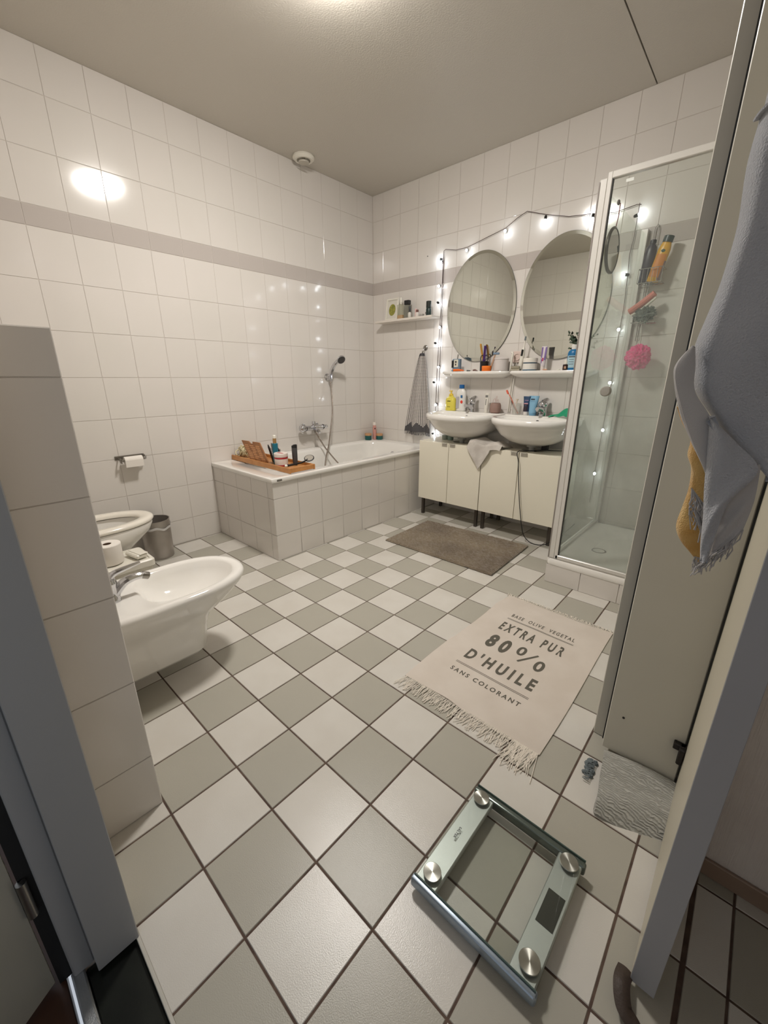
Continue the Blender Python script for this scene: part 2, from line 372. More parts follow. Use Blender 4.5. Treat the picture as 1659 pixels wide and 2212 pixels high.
obj('wall_bracket', B().lathe([(0.03, 0), (0.03, 0.008), (0.018, 0.014), (0.014, 0.04)], mat=Matrix.Rotation(PI / 2, 4, 'Y'), c=(0.0, -0.625, 1.185)).tube([(0.045, -0.625, 1.165), (0.047, -0.62, 1.21)], 0.019), CHROME, t)
obj('handle', B().tube([(0.047, -0.625, 1.15), (0.050, -0.62, 1.20), (0.062, -0.612, 1.25), (0.088, -0.598, 1.295), (0.125, -0.585, 1.325)], [0.012, 0.015, 0.017, 0.018, 0.020], smooth=5), CHROME, t)
hm = Matrix.Translation((0.145, -0.575, 1.332)) @ Vector((0.62, -0.15, -0.45)).to_track_quat('Z', 'Y').to_matrix().to_4x4()
obj('shower_head', B().lathe([(0.012, -0.028), (0.030, -0.018), (0.040, -0.004), (0.040, 0.006)], mat=hm, seg=32), CHROME, t)
obj('spray_face', B().lathe([(0.036, 0.0065), (0.033, 0.010), (0.001, 0.011)], mat=hm, seg=32), M('spray_face_dark', (62, 60, 60), 0.4, bump=(900, 0.8)), t)
hp = [(0.047, -0.625, 1.15), (0.065, -0.632, 1.05), (0.10, -0.66, 0.90), (0.13, -0.72, 0.72), (0.14, -0.755, 0.60), (0.15, -0.81, 0.46), (0.18, -0.84, 0.34), (0.25, -0.80, 0.27), (0.29, -0.70, 0.30), (0.24, -0.69, 0.38), (0.185, -0.745, 0.48), (0.15, -0.81, 0.58), (0.11, -0.85, 0.68), (0.07, -0.86, 0.735)]
obj('hose', B().tube(hp, 0.0062, seg=8, smooth=8), M('steel_hose', (168, 158, 150), 0.25, 1.0, bump=(700, 0.6)), t)

# ------------------------------------------------------------------ toilet (wall hung)
YB = -2.973
t = thing('toilet', 'white wall-hung toilet with seat down, behind the white box', 'toilet', (0.45, YB, 0))
cx = 0.45
rings = [egg(cx, -2.82, 0.09, 0.03, 0.15, 0.10, flip=-1), egg(cx, -2.80, 0.115, 0.08, 0.17, 0.12, flip=-1), egg(cx, -2.78, 0.135, 0.16, 0.19, 0.20, flip=-1), egg(cx, -2.74, 0.155, 0.24, 0.23, 0.29, flip=-1), egg(cx, -2.71, 0.172, 0.275, 0.26, 0.345, flip=-1), egg(cx, -2.70, 0.178, 0.285, 0.27, 0.385, flip=-1), egg(cx, -2.70, 0.176, 0.283, 0.27, 0.396, flip=-1), egg(cx, -2.69, 0.13, 0.225, 0.13, 0.394, flip=-1), egg(cx, -2.69, 0.12, 0.20, 0.12, 0.33, flip=-1), egg(cx, -2.70, 0.09, 0.12, 0.10, 0.22, flip=-1), egg(cx, -2.70, 0.04, 0.05, 0.05, 0.17, flip=-1)]
obj('bowl', B().loft(rings), CERAM, t, ang=60)
rings = [egg(cx, -2.70, 0.182, 0.290, 0.20, 0.402, flip=-1), egg(cx, -2.70, 0.186, 0.294, 0.205, 0.410, flip=-1), egg(cx, -2.70, 0.182, 0.290, 0.20, 0.420, flip=-1), egg(cx, -2.70, 0.165, 0.272, 0.18, 0.426, flip=-1), egg(cx, -2.69, 0.130, 0.225, 0.13, 0.424, flip=-1), egg(cx, -2.69, 0.118, 0.208, 0.115, 0.414, flip=-1), egg(cx, -2.69, 0.118, 0.208, 0.115, 0.402, flip=-1)]
rings.append(rings[0]); obj('seat', B().loft(rings, False, False), M('seat_plastic', (234, 228, 216), 0.16), t, ang=60)
obj('lid', B().loft([egg(cx, -2.925, 0.17, 0.02, 0.03, 0.428, flip=-1), egg(cx, -2.925, 0.175, 0.025, 0.035, 0.60, flip=-1), egg(cx, -2.925, 0.15, 0.02, 0.03, 0.82, flip=-1)]), M('seat_plastic'), t)

# ------------------------------------------------------------------ bidet (wall hung)
t = thing('bidet', 'white wall-hung bidet with chrome tap in front of the half-height wall', 'bidet', (1.37, YB, 0))
cx = 1.372; cy = -2.64
def eb(hx, hf, hb, z, dy=0.0, nb=6): return egg(cx, cy + dy, hx, hf, hb, z, nf=2.25, nb=nb, flip=-1)
rings = [eb(0.105, 0.04, 0.325, 0.085, nb=10), eb(0.115, 0.07, 0.330, 0.10, nb=10), eb(0.118, 0.085, 0.331, 0.20, nb=10), eb(0.125, 0.11, 0.331, 0.245, nb=8), eb(0.145, 0.17, 0.331, 0.275), eb(0.168, 0.225, 0.331, 0.315), eb(0.184, 0.262, 0.332, 0.345), eb(0.191, 0.275, 0.332, 0.362), eb(0.192, 0.277, 0.332, 0.376), eb(0.186, 0.270, 0.328, 0.386), eb(0.174, 0.256, 0.322, 0.388),
         eb(0.155, 0.236, 0.150, 0.386, nb=3), eb(0.147, 0.228, 0.140, 0.380, nb=3), eb(0.138, 0.215, 0.125, 0.355, nb=3), eb(0.115, 0.17, 0.095, 0.31, nb=2.6), eb(0.07, 0.10, 0.05, 0.285, nb=2.2), eb(0.02, 0.03, 0.02, 0.278, nb=2)]
obj('bidet_bowl', B().loft(rings), CERAM, t, ang=60)
tp = obj('tap', B().lathe([(0.026, 0), (0.026, 0.012), (0.022, 0.02), (0.021, 0.06), (0.024, 0.075), (0.020, 0.088), (0.004, 0.092)], c=(cx, -2.865, 0.386)).tube([(cx, -2.862, 0.412), (cx, -2.82, 0.448), (cx, -2.78, 0.456), (cx, -2.75, 0.452)], [0.02, 0.017, 0.014, 0.013], smooth=5), CHROME, t)
obj('tap_nozzle', B().tube([(cx, -2.757, 0.455), (cx, -2.735, 0.444)], 0.0145), STEEL, tp)
obj('tap_lever', B().tube([(cx, -2.865, 0.474), (cx, -2.845, 0.494), (cx, -2.80, 0.502), (cx, -2.755, 0.508)], [0.012, 0.011, 0.009, 0.006], smooth=4), CHROME, tp)
obj('drain', B().lathe([(0.02, 0.279), (0.02, 0.283), (0.001, 0.284)], c=(cx, -2.66, 0)), CHROME, t)

# waste bin
t = thing('waste_bin', 'round brushed steel waste bin with a white liner, beside the toilet', 'bin', (0.12, -2.30, 0))
obj('bin_body', B().lathe([(0.085, 0), (0.086, 0.004), (0.092, 0.27), (0.094, 0.272), (0.089, 0.271), (0.083, 0.008), (0.001, 0.008)], seg=40, cap1=False), M('bin_steel', (188, 182, 176), 0.42, 0.9, vary=(6, (172, 166, 160))), t, local=True)
def lf(u, v):
    a = 2 * PI * u; r = 0.0945 - 0.001 * v + 0.0015 * math.sin(a * 9)
    return (r * math.cos(a), r * math.sin(a), 0.228 - 0.016 * v - 0.006 * math.sin(3 * a) - 0.004 * math.sin(7 * a))
obj('bin_liner', B().sheet(60, 3, lf, 0.001), M('thin_white_bag', (225, 222, 218), 0.4, alpha=0.8), t, local=True)
# white box and what stands on it
t = thing('storage_box', 'white plastic storage box with lid between toilet and bidet', 'box', (0.745, -2.68, 0))
obj('box_body', B().loft([rr(0.745, -2.68, 0.10, 0.115, 0.02, 0.0), rr(0.745, -2.68, 0.104, 0.121, 0.02, 0.262)]), WPLAST, t)
obj('box_lid', B().loft([rr(0.745, -2.68, 0.112, 0.130, 0.02, 0.262), rr(0.745, -2.68, 0.112, 0.130, 0.02, 0.292), rr(0.745, -2.68, 0.106, 0.124, 0.018, 0.298), rr(0.745, -2.68, 0.095, 0.113, 0.016, 0.298), rr(0.745, -2.68, 0.093, 0.111, 0.016, 0.292)]), WPLAST, t)
PAPER = M('tissue_paper', (238, 232, 224), 0.9, bump=(500, 0.4))
b = B().lathe([(0.0185, 0.0), (0.056, 0.0), (0.058, 0.004), (0.058, 0.098), (0.056, 0.101), (0.0195, 0.101), (0.0185, 0.098), (0.0185, 0.003)], c=(0.755, -2.722, 0.299), seg=40, cap0=False, cap1=False)
t = thing('toilet_roll', 'full toilet roll standing upright on the white box', 'toilet paper', (0.755, -2.722, 0.299))
obj('paper', b, PAPER, t); obj('cardboard_core', B().lathe([(0.0183, 0.002), (0.0183, 0.099), (0.0172, 0.099), (0.0172, 0.003), (0.001, 0.002)], c=(0.755, -2.722, 0.299), cap0=False), M('cardboard', (110, 86, 66), 0.9), t)
tag(obj('wipes_packet', B().box(-0.055, 0.055, -0.028, 0.028, 0, 0.022, 0.006, mat=Matrix.Translation((0.765, -2.608, 0.299)) @ Matrix.Rotation(math.radians(12), 4, 'Z')).box(-0.052, 0.058, -0.012, 0.03, 0.022, 0.025, 0.001, mat=Matrix.Translation((0.765, -2.608, 0.299)) @ Matrix.Rotation(math.radians(12), 4, 'Z')), WPLAST), 'flat white packet lying on the white box next to the toilet roll', 'packet')
b = B()
for k in range(26):
    a = 2 * PI * k / 26; b.tube([(0.925 + 0.05 * math.cos(a), -2.56 + 0.05 * math.sin(a), 0.0), (0.925 + 0.058 * math.cos(a), -2.56 + 0.058 * math.sin(a), 0.10)], 0.0035, 5)
b.lathe([(0.055, 0.10), (0.061, 0.10), (0.062, 0.112), (0.056, 0.112)], c=(0.925, -2.56, 0), seg=40, cap0=False, cap1=False).lathe([(0.05, 0.0), (0.052, 0.008), (0.001, 0.008)], c=(0.925, -2.56, 0))
tag(obj('ribbed_basket', b, WPLAST), 'small white ribbed plastic basket on the floor beside the white box', 'basket')
# toilet roll holder on wall
t = thing('toilet_roll_holder', 'chrome wall holder with a nearly empty toilet roll', 'toilet roll holder', (0.0, -2.34, 0.69))
obj('wall_plate', B().box(0.001, 0.007, -2.425, -2.252, 0.676, 0.70, 0.002), STEEL, t)
obj('roll_arm', B().tube([(0.005, -2.258, 0.692), (0.05, -2.258, 0.690), (0.055, -2.262, 0.672)], 0.005).tube([(0.052, -2.262, 0.674), (0.052, -2.405, 0.674)], 0.006).box(0.04, 0.066, -2.41, -2.402, 0.658, 0.69, 0.002).box(0.006, 0.05, -2.41, -2.402, 0.682, 0.69, 0.001), STEEL, t)
r_ = obj('paper_roll', B().lathe([(0.02, 0), (0.024, 0.0), (0.024, 0.105), (0.02, 0.105)], mat=Matrix.Rotation(PI / 2, 4, 'X'), c=(0.052, -2.282, 0.674), seg=28), PAPER, t)
obj('loose_sheet', B().sheet(6, 8, lambda u, v: (0.077 - 0.004 * v, -2.282 - 0.105 * u, 0.676 - 0.045 * v), 0.0008), PAPER, r_)

# ------------------------------------------------------------------ wash cabinets
GAP = M('dark_gap', (60, 44, 38), 0.8)
def cabinet(x0, label):
    t = thing('vanity_cabinet', label, 'cabinet', (x0 + 0.3, -0.18, 0), group='white cabinets under the washbasins')
    X = x0
    b = B().box(X + 0.001, X + 0.603, -0.330, -0.004, 0.155, 0.172).box(X + 0.001, X + 0.018, -0.330, -0.004, 0.172, 0.647).box(X + 0.586, X + 0.603, -0.330, -0.004, 0.172, 0.647).box(X + 0.018, X + 0.586, -0.012, -0.004, 0.172, 0.647)
    obj('carcass', b, WPAINT, t)
    # top board with round cut-out for the drain
    cxp, cyp = X + 0.335, -0.19; k = 40; ring_o = []; ring_i = []
    for i in range(k):
        a = 2 * PI * i / k; c_, s_ = math.cos(a), math.sin(a)
        dx = (X + 0.603 - cxp) if c_ > 0 else (cxp - X - 0.001); dy = (-0.004 - cyp) if s_ > 0 else (cyp + 0.333)
        q = min(dx / max(abs(c_), 1e-6), dy / max(abs(s_), 1e-6)); ring_o.append((cxp + c_ * q, cyp + s_ * q)); ring_i.append((cxp + 0.085 * c_, cyp + 0.075 * s_))
    b = B().loft([[Vector((p[0], p[1], 0.647)) for p in ring_i], [Vector((p[0], p[1], 0.647)) for p in ring_o], [Vector((p[0], p[1], 0.665)) for p in ring_o], [Vector((p[0], p[1], 0.665)) for p in ring_i], [Vector((p[0], p[1], 0.647)) for p in ring_i]], False, False)
    obj('top_board', b, WPAINT, t, ang=25)
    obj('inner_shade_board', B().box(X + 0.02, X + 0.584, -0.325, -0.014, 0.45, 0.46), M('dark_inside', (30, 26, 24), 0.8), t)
    for s_ in (0, 1):
        a0 = X + 0.002 + s_ * 0.302; d = obj('door', B().box(a0, a0 + 0.298, -0.352, -0.334, 0.157, 0.6645, 0.0015), WPAINT, t)
        hx = a0 + 0.236 if s_ == 0 else a0 + 0.010
        obj('handle', B().box(hx, hx + 0.050, -0.354, -0.3525, 0.638, 0.666, 0.0005).box(hx, hx + 0.050, -0.372, -0.353, 0.6645, 0.6665, 0.0005), M('satin_tab', (206, 202, 192), 0.4, 0.4), d)
    for lx in (X + 0.03, X + 0.573):
        for ly in (-0.31, -0.03): obj('leg', B().box(lx - 0.012, lx + 0.012, ly - 0.012, ly + 0.012, 0.0, 0.155, 0.002), M('leg_metal', (88, 82, 76), 0.35, 0.8), t)
    return t
cabinet(0.872, 'white two-door cabinet on short legs under the left washbasin')
cabinet(1.478, 'white two-door cabinet on short legs under the right washbasin, black cord over its doors')

# ------------------------------------------------------------------ washbasins
def basin(cx, label):
    t = thing('washbasin', label, 'sink', (cx, 0, 0.70), group='pair of washbasins')
    def e(hx, hf, hb, z, cy=-0.22, nf=2.3, nb=6): return egg(cx, cy, hx, hf, hb, z, nf=nf, nb=nb)
    rings = [e(0.06, 0.05, 0.05, 0.708, -0.20, nb=2), e(0.12, 0.09, 0.12, 0.712, -0.20, nb=2.5), e(0.18, 0.14, 0.19, 0.735, -0.20, nb=4), e(0.24, 0.185, 0.21, 0.778, -0.21), e(0.264, 0.212, 0.215, 0.822), e(0.279, 0.232, 0.217, 0.846), e(0.294, 0.25, 0.218, 0.858), e(0.2985, 0.256, 0.218, 0.880), e(0.296, 0.251, 0.217, 0.898), e(0.288, 0.236, 0.215, 0.903),
             e(0.262, 0.208, 0.085, 0.897, nb=2.8), e(0.252, 0.197, 0.075, 0.886, nb=2.8), e(0.228, 0.172, 0.06, 0.85, nb=2.6), e(0.17, 0.12, 0.045, 0.80, nb=2.3), e(0.09, 0.06, 0.03, 0.775, nb=2), e(0.03, 0.02, 0.02, 0.770, nb=2)]
    obj('basin_bowl', B().loft(rings), CERAM, t, ang=60)
    obj('deck', B().loft([rr(cx, -0.066, 0.285, 0.064, 0.03, 0.89), rr(cx, -0.066, 0.285, 0.064, 0.03, 0.902), rr(cx, -0.066, 0.279, 0.060, 0.03, 0.907)]), CERAM, t)
    obj('overflow_hole', B().ball((cx, -0.149, 0.872), 0.012, sc=(1, 0.5, 0.7)), BLACK, t)
    obj('drain_pipe', B().cyl((cx, -0.20, 0.655), (cx, -0.20, 0.695), 0.020).cyl((cx, -0.20, 0.69), (cx, -0.20, 0.712), 0.036).cyl((cx, -0.20, 0.52), (cx, -0.20, 0.66), 0.017), M('grey_plastic_pipe', (186, 184, 176), 0.4), t)
    tp = obj('tap', B().lathe([(0.030, 0), (0.029, 0.02), (0.027, 0.05), (0.026, 0.062)], c=(cx, -0.075, 0.906)).tube([(cx, -0.085, 0.935), (cx, -0.13, 0.957), (cx, -0.180, 0.962)], [0.025, 0.020, 0.014], smooth=4).cyl((cx, -0.168, 0.962), (cx, -0.170, 0.942), 0.011), CHROME, t)
    obj('tap_lever', B().ball((cx, -0.075, 0.990), 0.036, sc=(1, 1, 0.78)).tube([(cx, -0.075, 1.005), (cx + 0.012, -0.05, 1.022), (cx + 0.02, -0.035, 1.024)], [0.020, 0.016, 0.008], smooth=3), M('chrome'), tp)
    return t
basin(1.203, 'white washbasin nearest the bathtub, with chrome mixer tap')
basin(1.803, 'white washbasin beside the shower post, with chrome mixer tap')

# ceramic shelves under mirrors
def cshelf(x0, x1, label):
    hx = (x1 - x0) / 2; cx = (x0 + x1) / 2
    b = B().loft([egg(cx, -0.03, hx * 0.80, 0.05, 0.028, 1.178, nf=3.5, nb=8), egg(cx, -0.03, hx * 0.93, 0.085, 0.028, 1.196, nf=4, nb=8), egg(cx, -0.03, hx * 0.99, 0.105, 0.029, 1.206, nf=4.5, nb=8), egg(cx, -0.03, hx, 0.108, 0.029, 1.218, nf=4.5, nb=8), egg(cx, -0.03, hx * 0.985, 0.103, 0.028, 1.228, nf=4.5, nb=8), egg(cx, -0.03, hx * 0.96, 0.095, 0.025, 1.226, nf=4.5, nb=8)])
    return tag(obj('ceramic_shelf', b, CERAM, ang=60), label, 'shelf', 'ceramic shelves below the mirrors')
cshelf(0.90, 1.512, 'white ceramic shelf below the left oval mirror')
cshelf(1.516, 2.13, 'white ceramic shelf below the right oval mirror')
# mirrors
MIR = M('mirror_silver', (206, 208, 200), 0.015, 1.0); MIRB = M('mirror_bevel', (214, 216, 208), 0.05, 1.0)
def mirror(cx, cz, hx, hz, label):
    t = thing('oval_mirror', label, 'mirror', (cx, 0, cz), group='oval mirrors over the washbasins')
    def ring(s_, y): return [Vector((cx + (hx - s_) * math.cos(2 * PI * i / 96), y, cz + (hz - s_) * math.sin(2 * PI * i / 96))) for i in range(96)]
    obj('mirror_glass', B().loft([ring(0.022, -0.0130)], False, True) if False else B().add(ring(0.022, -0.0130), [tuple(range(96))]), MIR, t)
    obj('bevelled_edge', B().loft([ring(0.022, -0.0130), ring(0.001, -0.0105)], False, False), MIRB, t, ang=80)
    obj('backing', B().loft([ring(0.0, -0.0102), ring(0.0, -0.0012)], True, True), M('mirror_edge', (90, 92, 84), 0.4), t)
mirror(1.177, 1.706, 0.306, 0.40, 'oval wall mirror over the washbasin nearer the bathtub')
mirror(1.825, 1.706, 0.306, 0.40, 'oval wall mirror partly hidden behind the shower post')

# ------------------------------------------------------------------ shower
def glass_mat(name, haze):
    m = bpy.data.materials.new(name); m.use_nodes = True; nt = m.node_tree; nt.nodes.clear(); N = nt.nodes.new; L = nt.links.new
    out = N('ShaderNodeOutputMaterial'); tr = N('ShaderNodeBsdfTransparent'); tr.inputs[0].default_value = (0.955, 0.975, 0.958, 1)
    gl = N('ShaderNodeBsdfGlossy'); gl.inputs['Roughness'].default_value = 0.03; gl.inputs[0].default_value = (0.9, 0.95, 0.92, 1)
    df = N('ShaderNodeBsdfDiffuse'); df.inputs[0].default_value = (0.66, 0.70, 0.67, 1)
    rf = N('ShaderNodeBsdfRefraction'); rf.inputs['IOR'].default_value = 1.0; rf.inputs['Roughness'].default_value = 0.16; rf.inputs[0].default_value = (0.955, 0.975, 0.958, 1)
    fr = N('ShaderNodeFresnel'); fr.inputs[0].default_value = 1.22
    geo = N('ShaderNodeNewGeometry'); sp = N('ShaderNodeSeparateXYZ'); L(geo.outputs['Position'], sp.inputs[0])
    mr = N('ShaderNodeMapRange'); mr.inputs[1].default_value = 1.9; mr.inputs[2].default_value = 1.0; mr.inputs[3].default_value = 0.0; mr.inputs[4].default_value = 1.0; L(sp.outputs['Z'], mr.inputs[0])
    ns = N('ShaderNodeTexNoise'); ns.inputs['Scale'].default_value = 7; L(geo.outputs['Position'], ns.inputs['Vector'])
    mu = N('ShaderNodeMath'); mu.operation = 'MULTIPLY'; L(mr.outputs[0], mu.inputs[0]); L(ns.outputs['Fac'], mu.inputs[1])
    m0 = N('ShaderNodeMixShader'); k = N('ShaderNodeMath'); k.operation = 'MULTIPLY'; k.inputs[1].default_value = 0.7 * haze; L(mu.outputs[0], k.inputs[0]); L(k.outputs[0], m0.inputs[0]); L(tr.outputs[0], m0.inputs[1]); L(rf.outputs[0], m0.inputs[2])
    m1 = N('ShaderNodeMixShader'); ka = N('ShaderNodeMath'); ka.operation = 'MULTIPLY_ADD'; ka.inputs[1].default_value = 0.24 * haze; ka.inputs[2].default_value = 0.02; L(mu.outputs[0], ka.inputs[0]); L(ka.outputs[0], m1.inputs[0]); L(m0.outputs[0], m1.inputs[1]); L(df.outputs[0], m1.inputs[2])
    m2 = N('ShaderNodeMixShader'); ib = N('ShaderNodeMath'); ib.operation = 'SUBTRACT'; ib.inputs[0].default_value = 1.0; L(geo.outputs['Backfacing'], ib.inputs[1]); im = N('ShaderNodeMath'); im.operation = 'MULTIPLY'; L(fr.outputs[0], im.inputs[0]); L(ib.outputs[0], im.inputs[1]); L(im.outputs[0], m2.inputs[0]); L(m1.outputs[0], m2.inputs[1]); L(gl.outputs[0], m2.inputs[2]); L(m2.outputs[0], out.inputs[0])
    return m
GLA = glass_mat('shower_glass', 1.0)
t = thing('shower_cubicle', 'glass shower cubicle with white frame and raised tray in the back right corner', 'shower', (2.69, -0.435, 0))
tc_ = (2.691, -0.437)
rings = [rr(*tc_, 0.444, 0.434, 0.02, 0.118), rr(*tc_, 0.4455, 0.4355, 0.02, 0.124), rr(*tc_, 0.4455, 0.4355, 0.02, 0.152), rr(*tc_, 0.436, 0.426, 0.02, 0.163), rr(*tc_, 0.41, 0.40, 0.03, 0.164), rr(*tc_, 0.385, 0.375, 0.06, 0.160), rr(2.70, -0.43, 0.36, 0.35, 0.20, 0.128), rr(2.70, -0.43, 0.30, 0.30, 0.2, 0.116), rr(2.6, -0.43, 0.1, 0.1, 0.1, 0.112)]
obj('shower_tray', B().loft(rings), CERAM, t, ang=60)
b = B().box(2.250, 3.134, -0.866, -0.004, 0.0, 0.095, mi=1)
for a in ((2.2465, 2.444), (2.444, 2.644), (2.644, 2.844), (2.844, 3.044), (3.044, 3.134)): b.tile((0, -0.869, 0), (1, 0, 0), (0, 0, 1), (0, -1, 0), a[0], a[1], 0, 0.118, 0)
for k in range(5): b.tile((2.247, 0, 0), (0, -1, 0), (0, 0, 1), (-1, 0, 0), k * 0.2 + 0.004, min(k * 0.2 + 0.2, 0.869), 0, 0.118, 0)
obj('tiled_plinth', b, [WALLT, GROUT], t)
obj('shower_drain', B().lathe([(0.045, 0.113), (0.045, 0.118), (0.036, 0.120), (0.034, 0.117), (0.001, 0.118)], c=(2.425, -0.46, 0.0), seg=32), STEEL, t)
obj('corner_post', B().box(2.254, 2.286, -0.872, -0.842, 0.163, 2.03, 0.003).box(2.286, 2.305, -0.872, -0.850, 0.163, 2.05, 0.002), ALU, t)
obj('post_rail', B().box(2.248, 2.254, -0.866, -0.846, 0.163, 2.02, 0.001).box(2.251, 2.256, -0.8745, -0.8725, 0.163, 2.02), M('grey_groove', (140, 132, 126), 0.5), t)
obj('black_seal_or_shadow', B().box(2.3055, 2.3085, -0.870, -0.852, 0.18, 2.03), BLACK, t)
obj('wall_profile', B().box(2.252, 2.290, -0.030, -0.003, 0.163, 2.02, 0.002), ALU, t)
obj('wall_profile', B().box(3.10, 3.134, -0.872, -0.848, 0.163, 2.05, 0.002), ALU, t)
obj('top_rail', B().box(2.305, 3.10, -0.874, -0.850, 2.022, 2.050, 0.003), ALU, t)
obj('bottom_rail', B().box(2.290, 3.10, -0.872, -0.850, 0.163, 0.186, 0.003).box(2.256, 2.284, -0.842, -0.03, 0.163, 0.18, 0.002), ALU, t)
gd = obj('glass_door', B().box(2.309, 3.09, -0.864, -0.859, 0.19, 2.018), GLA, t)
obj('door_knob', B().lathe([(0.022, 0.0), (0.024, 0.006), (0.024, 0.026), (0.020, 0.032), (0.001, 0.033)], mat=Matrix.Rotation(PI / 2, 4, 'X'), c=(2.422, -0.864, 1.114), seg=28), M('grey_knob', (150, 146, 138), 0.45), gd)
obj('glass_sticker', B().box(2.362, 2.392, -0.8655, -0.8645, 1.995, 2.007), M('sticker_white', (220, 222, 216), 0.4), gd)
obj('side_glass', B().box(2.268, 2.273, -0.842, -0.03, 0.18, 2.0), GLA, t)
# small round mirror hanging inside on a red cord
t = thing('round_shower_mirror', 'small round mirror hanging on a red cord inside the shower glass', 'mirror', (2.285, -0.66, 1.78))
def ring2(r, x): return [Vector((x, -0.66 + r * math.cos(2 * PI * i / 48), 1.785 + r * math.sin(2 * PI * i / 48))) for i in range(48)]
obj('mirror_rim', B().loft([ring2(0.10, 2.282), ring2(0.103, 2.286), ring2(0.103, 2.292), ring2(0.093, 2.296), ring2(0.09, 2.292)], True, False), M('mirror_rim', (78, 72, 64), 0.35, 0.5), t)
obj('mirror_glass', B().add(ring2(0.092, 2.2935), [tuple(range(48))]), MIR, t)
obj('red_cord', B().tube([(2.289, -0.66, 1.885), (2.292, -0.655, 1.93), (2.290, -0.648, 1.99)], 0.0022, 6), M('red_cord', (110, 40, 40), 0.8), t)
obj('suction_hook', B().ball((2.281, -0.648, 1.995), 0.012, sc=(0.6, 1, 1)), M('smoky_plastic', (120, 112, 108), 0.3), t)
# wire rack on the back wall in the shower
t = thing('wire_shower_rack', 'hanging wire rack on the wall inside the shower, holding two bottles', 'rack', (2.35, -0.07, 1.45))
b = B(); WR = 0.0022
for x in (2.322, 2.342): b.tube([(x, -0.012, 2.02), (x, -0.014, 1.40)], WR, 6)
b.tube([(2.322, -0.012, 2.02), (2.332, -0.012, 2.04), (2.342, -0.012, 2.02)], WR, 6)
for z in (1.715, 1.79):
    b.tube([(2.297, -0.012, z), (2.297, -0.115, z), (2.42, -0.115, z), (2.42, -0.012, z), (2.297, -0.012, z)], WR, 6)
for x in (2.297, 2.32, 2.345, 2.37, 2.395, 2.42): b.tube([(x, -0.115, 1.79), (x, -0.115, 1.715), (x, -0.012, 1.715)], 0.0016, 5)
for z in (1.50, 1.54):
    b.tube([(2.297, -0.012, z), (2.297, -0.10, z), (2.42, -0.10, z), (2.42, -0.012, z), (2.297, -0.012, z)], WR, 6)
for x in (2.32, 2.35, 2.38): b.tube([(x, -0.10, 1.54), (x, -0.10, 1.50), (x, -0.012, 1.50)], 0.0016, 5)
obj('wire_frame', b, CHROME, t)
def bottle(name, label, cat, loc, h, r, color, capc, cap_h=0.02, neck=0.5, sy=0.6, label_c=None, rot=(0, 0, 0), shoulder=0.82, group=None, rough=0.35, cap_r=None, bars=0, barc=(40, 40, 50), stripe=None):
    t = thing(name, label, cat, loc, rot, group)
    bm_ = M('body_%d_%d_%d' % color, color, rough); cm = M('cap_%d_%d_%d' % capc, capc, 0.35)
    H_ = h - cap_h
    obj('bottle_body', B().lathe([(r * 0.9, 0.0), (r, 0.004), (r, H_ * shoulder), (r * 0.86, H_ * (shoulder + (1 - shoulder) * 0.55)), (r * neck, H_ - 0.002), (r * neck, H_)], sy=sy, seg=24), bm_, t, local=True)
    cr = cap_r or r * neck * 1.1
    obj('cap', B().lathe([(cr, H_), (cr, h - 0.002), (cr * 0.9, h)], sy=max(sy, 0.8), seg=24), cm, t, local=True)
    if label_c:
        lm = M('label_%d_%d_%d' % label_c, label_c, 0.5)
        def lfn(u, v):
            a = PI * (1.22 + 0.56 * u); return ((r * 1.02) * math.cos(a), (r * 1.02) * sy * math.sin(a), H_ * (0.12 + 0.58 * v))
        lo = obj('front_label', B().sheet(10, 2, lfn), lm, t, local=True)
        if bars:
            bb = B()
            for k in range(bars):
                z = H_ * (0.62 - 0.45 * k / max(bars, 1)); w = 0.5 if k == 0 else 0.35
                def bf(u, v, z=z, w=w):
                    a = PI * (1.5 + (u - 0.5) * w * 0.8); return ((r * 1.035) * math.cos(a), (r * 1.035) * sy * math.sin(a), z + v * (0.006 if k == 0 else 0.0025))
                bb.sheet(8, 1, bf)
            obj('printed_lines', bb, M('print_%d_%d_%d' % barc, barc, 0.6), lo, local=True)
    return t
bottle('shampoo_bottle', 'dark purple bottle in the wire rack inside the shower', 'bottle', (2.322, -0.075, 1.719), 0.225, 0.030, (48, 40, 54), (40, 34, 44), rot=(0, math.radians(4), 0))
t = bottle('shower_gel_bottle', 'yellow bottle with green cap leaning in the wire rack inside the shower', 'bottle', (2.368, -0.08, 1.719), 0.235, 0.032, (214, 160, 34), (34, 50, 48), cap_h=0.032, neck=0.7, rot=(0, math.radians(12), 0), label_c=(206, 128, 44), cap_r=0.026)
obj('green_logo', B().ball((0.0, -0.0195, 0.158), 0.011, sc=(1, 0.15, 0.7)), M('logo_green', (20, 70, 50), 0.5), t, local=True)
obj('side_patch', B().sheet(6, 2, lambda u, v: (0.0325 * math.cos(PI * (1.72 + 0.3 * u)), 0.0195 * math.sin(PI * (1.72 + 0.3 * u)), 0.01 + 0.10 * v)), M('mauve_patch', (140, 112, 108), 0.5), t, local=True)  # mauve patch low on one side of the yellow bottle
t = thing('body_scrubber', 'pink-handled scrubber lying across the lower wire rack in the shower', 'scrubber', (2.335, -0.09, 1.56))
obj('handle', B().tube([(2.275, -0.085, 1.565), (2.33, -0.09, 1.60), (2.40, -0.10, 1.655)], [0.018, 0.020, 0.018], smooth=4), M('salmon_plastic', (206, 116, 100), 0.45), t)
obj('white_edge', B().tube([(2.29, -0.082, 1.545), (2.345, -0.088, 1.578), (2.41, -0.098, 1.632)], 0.008, smooth=4), WPLAST, t)
def ruff(seed, amp):
    return lambda d: 1 + amp * mnoise.noise(d * 3.2 + Vector((seed, 0, 0))) + amp * 0.8 * mnoise.noise(d * 8 + Vector((0, seed, 0)))
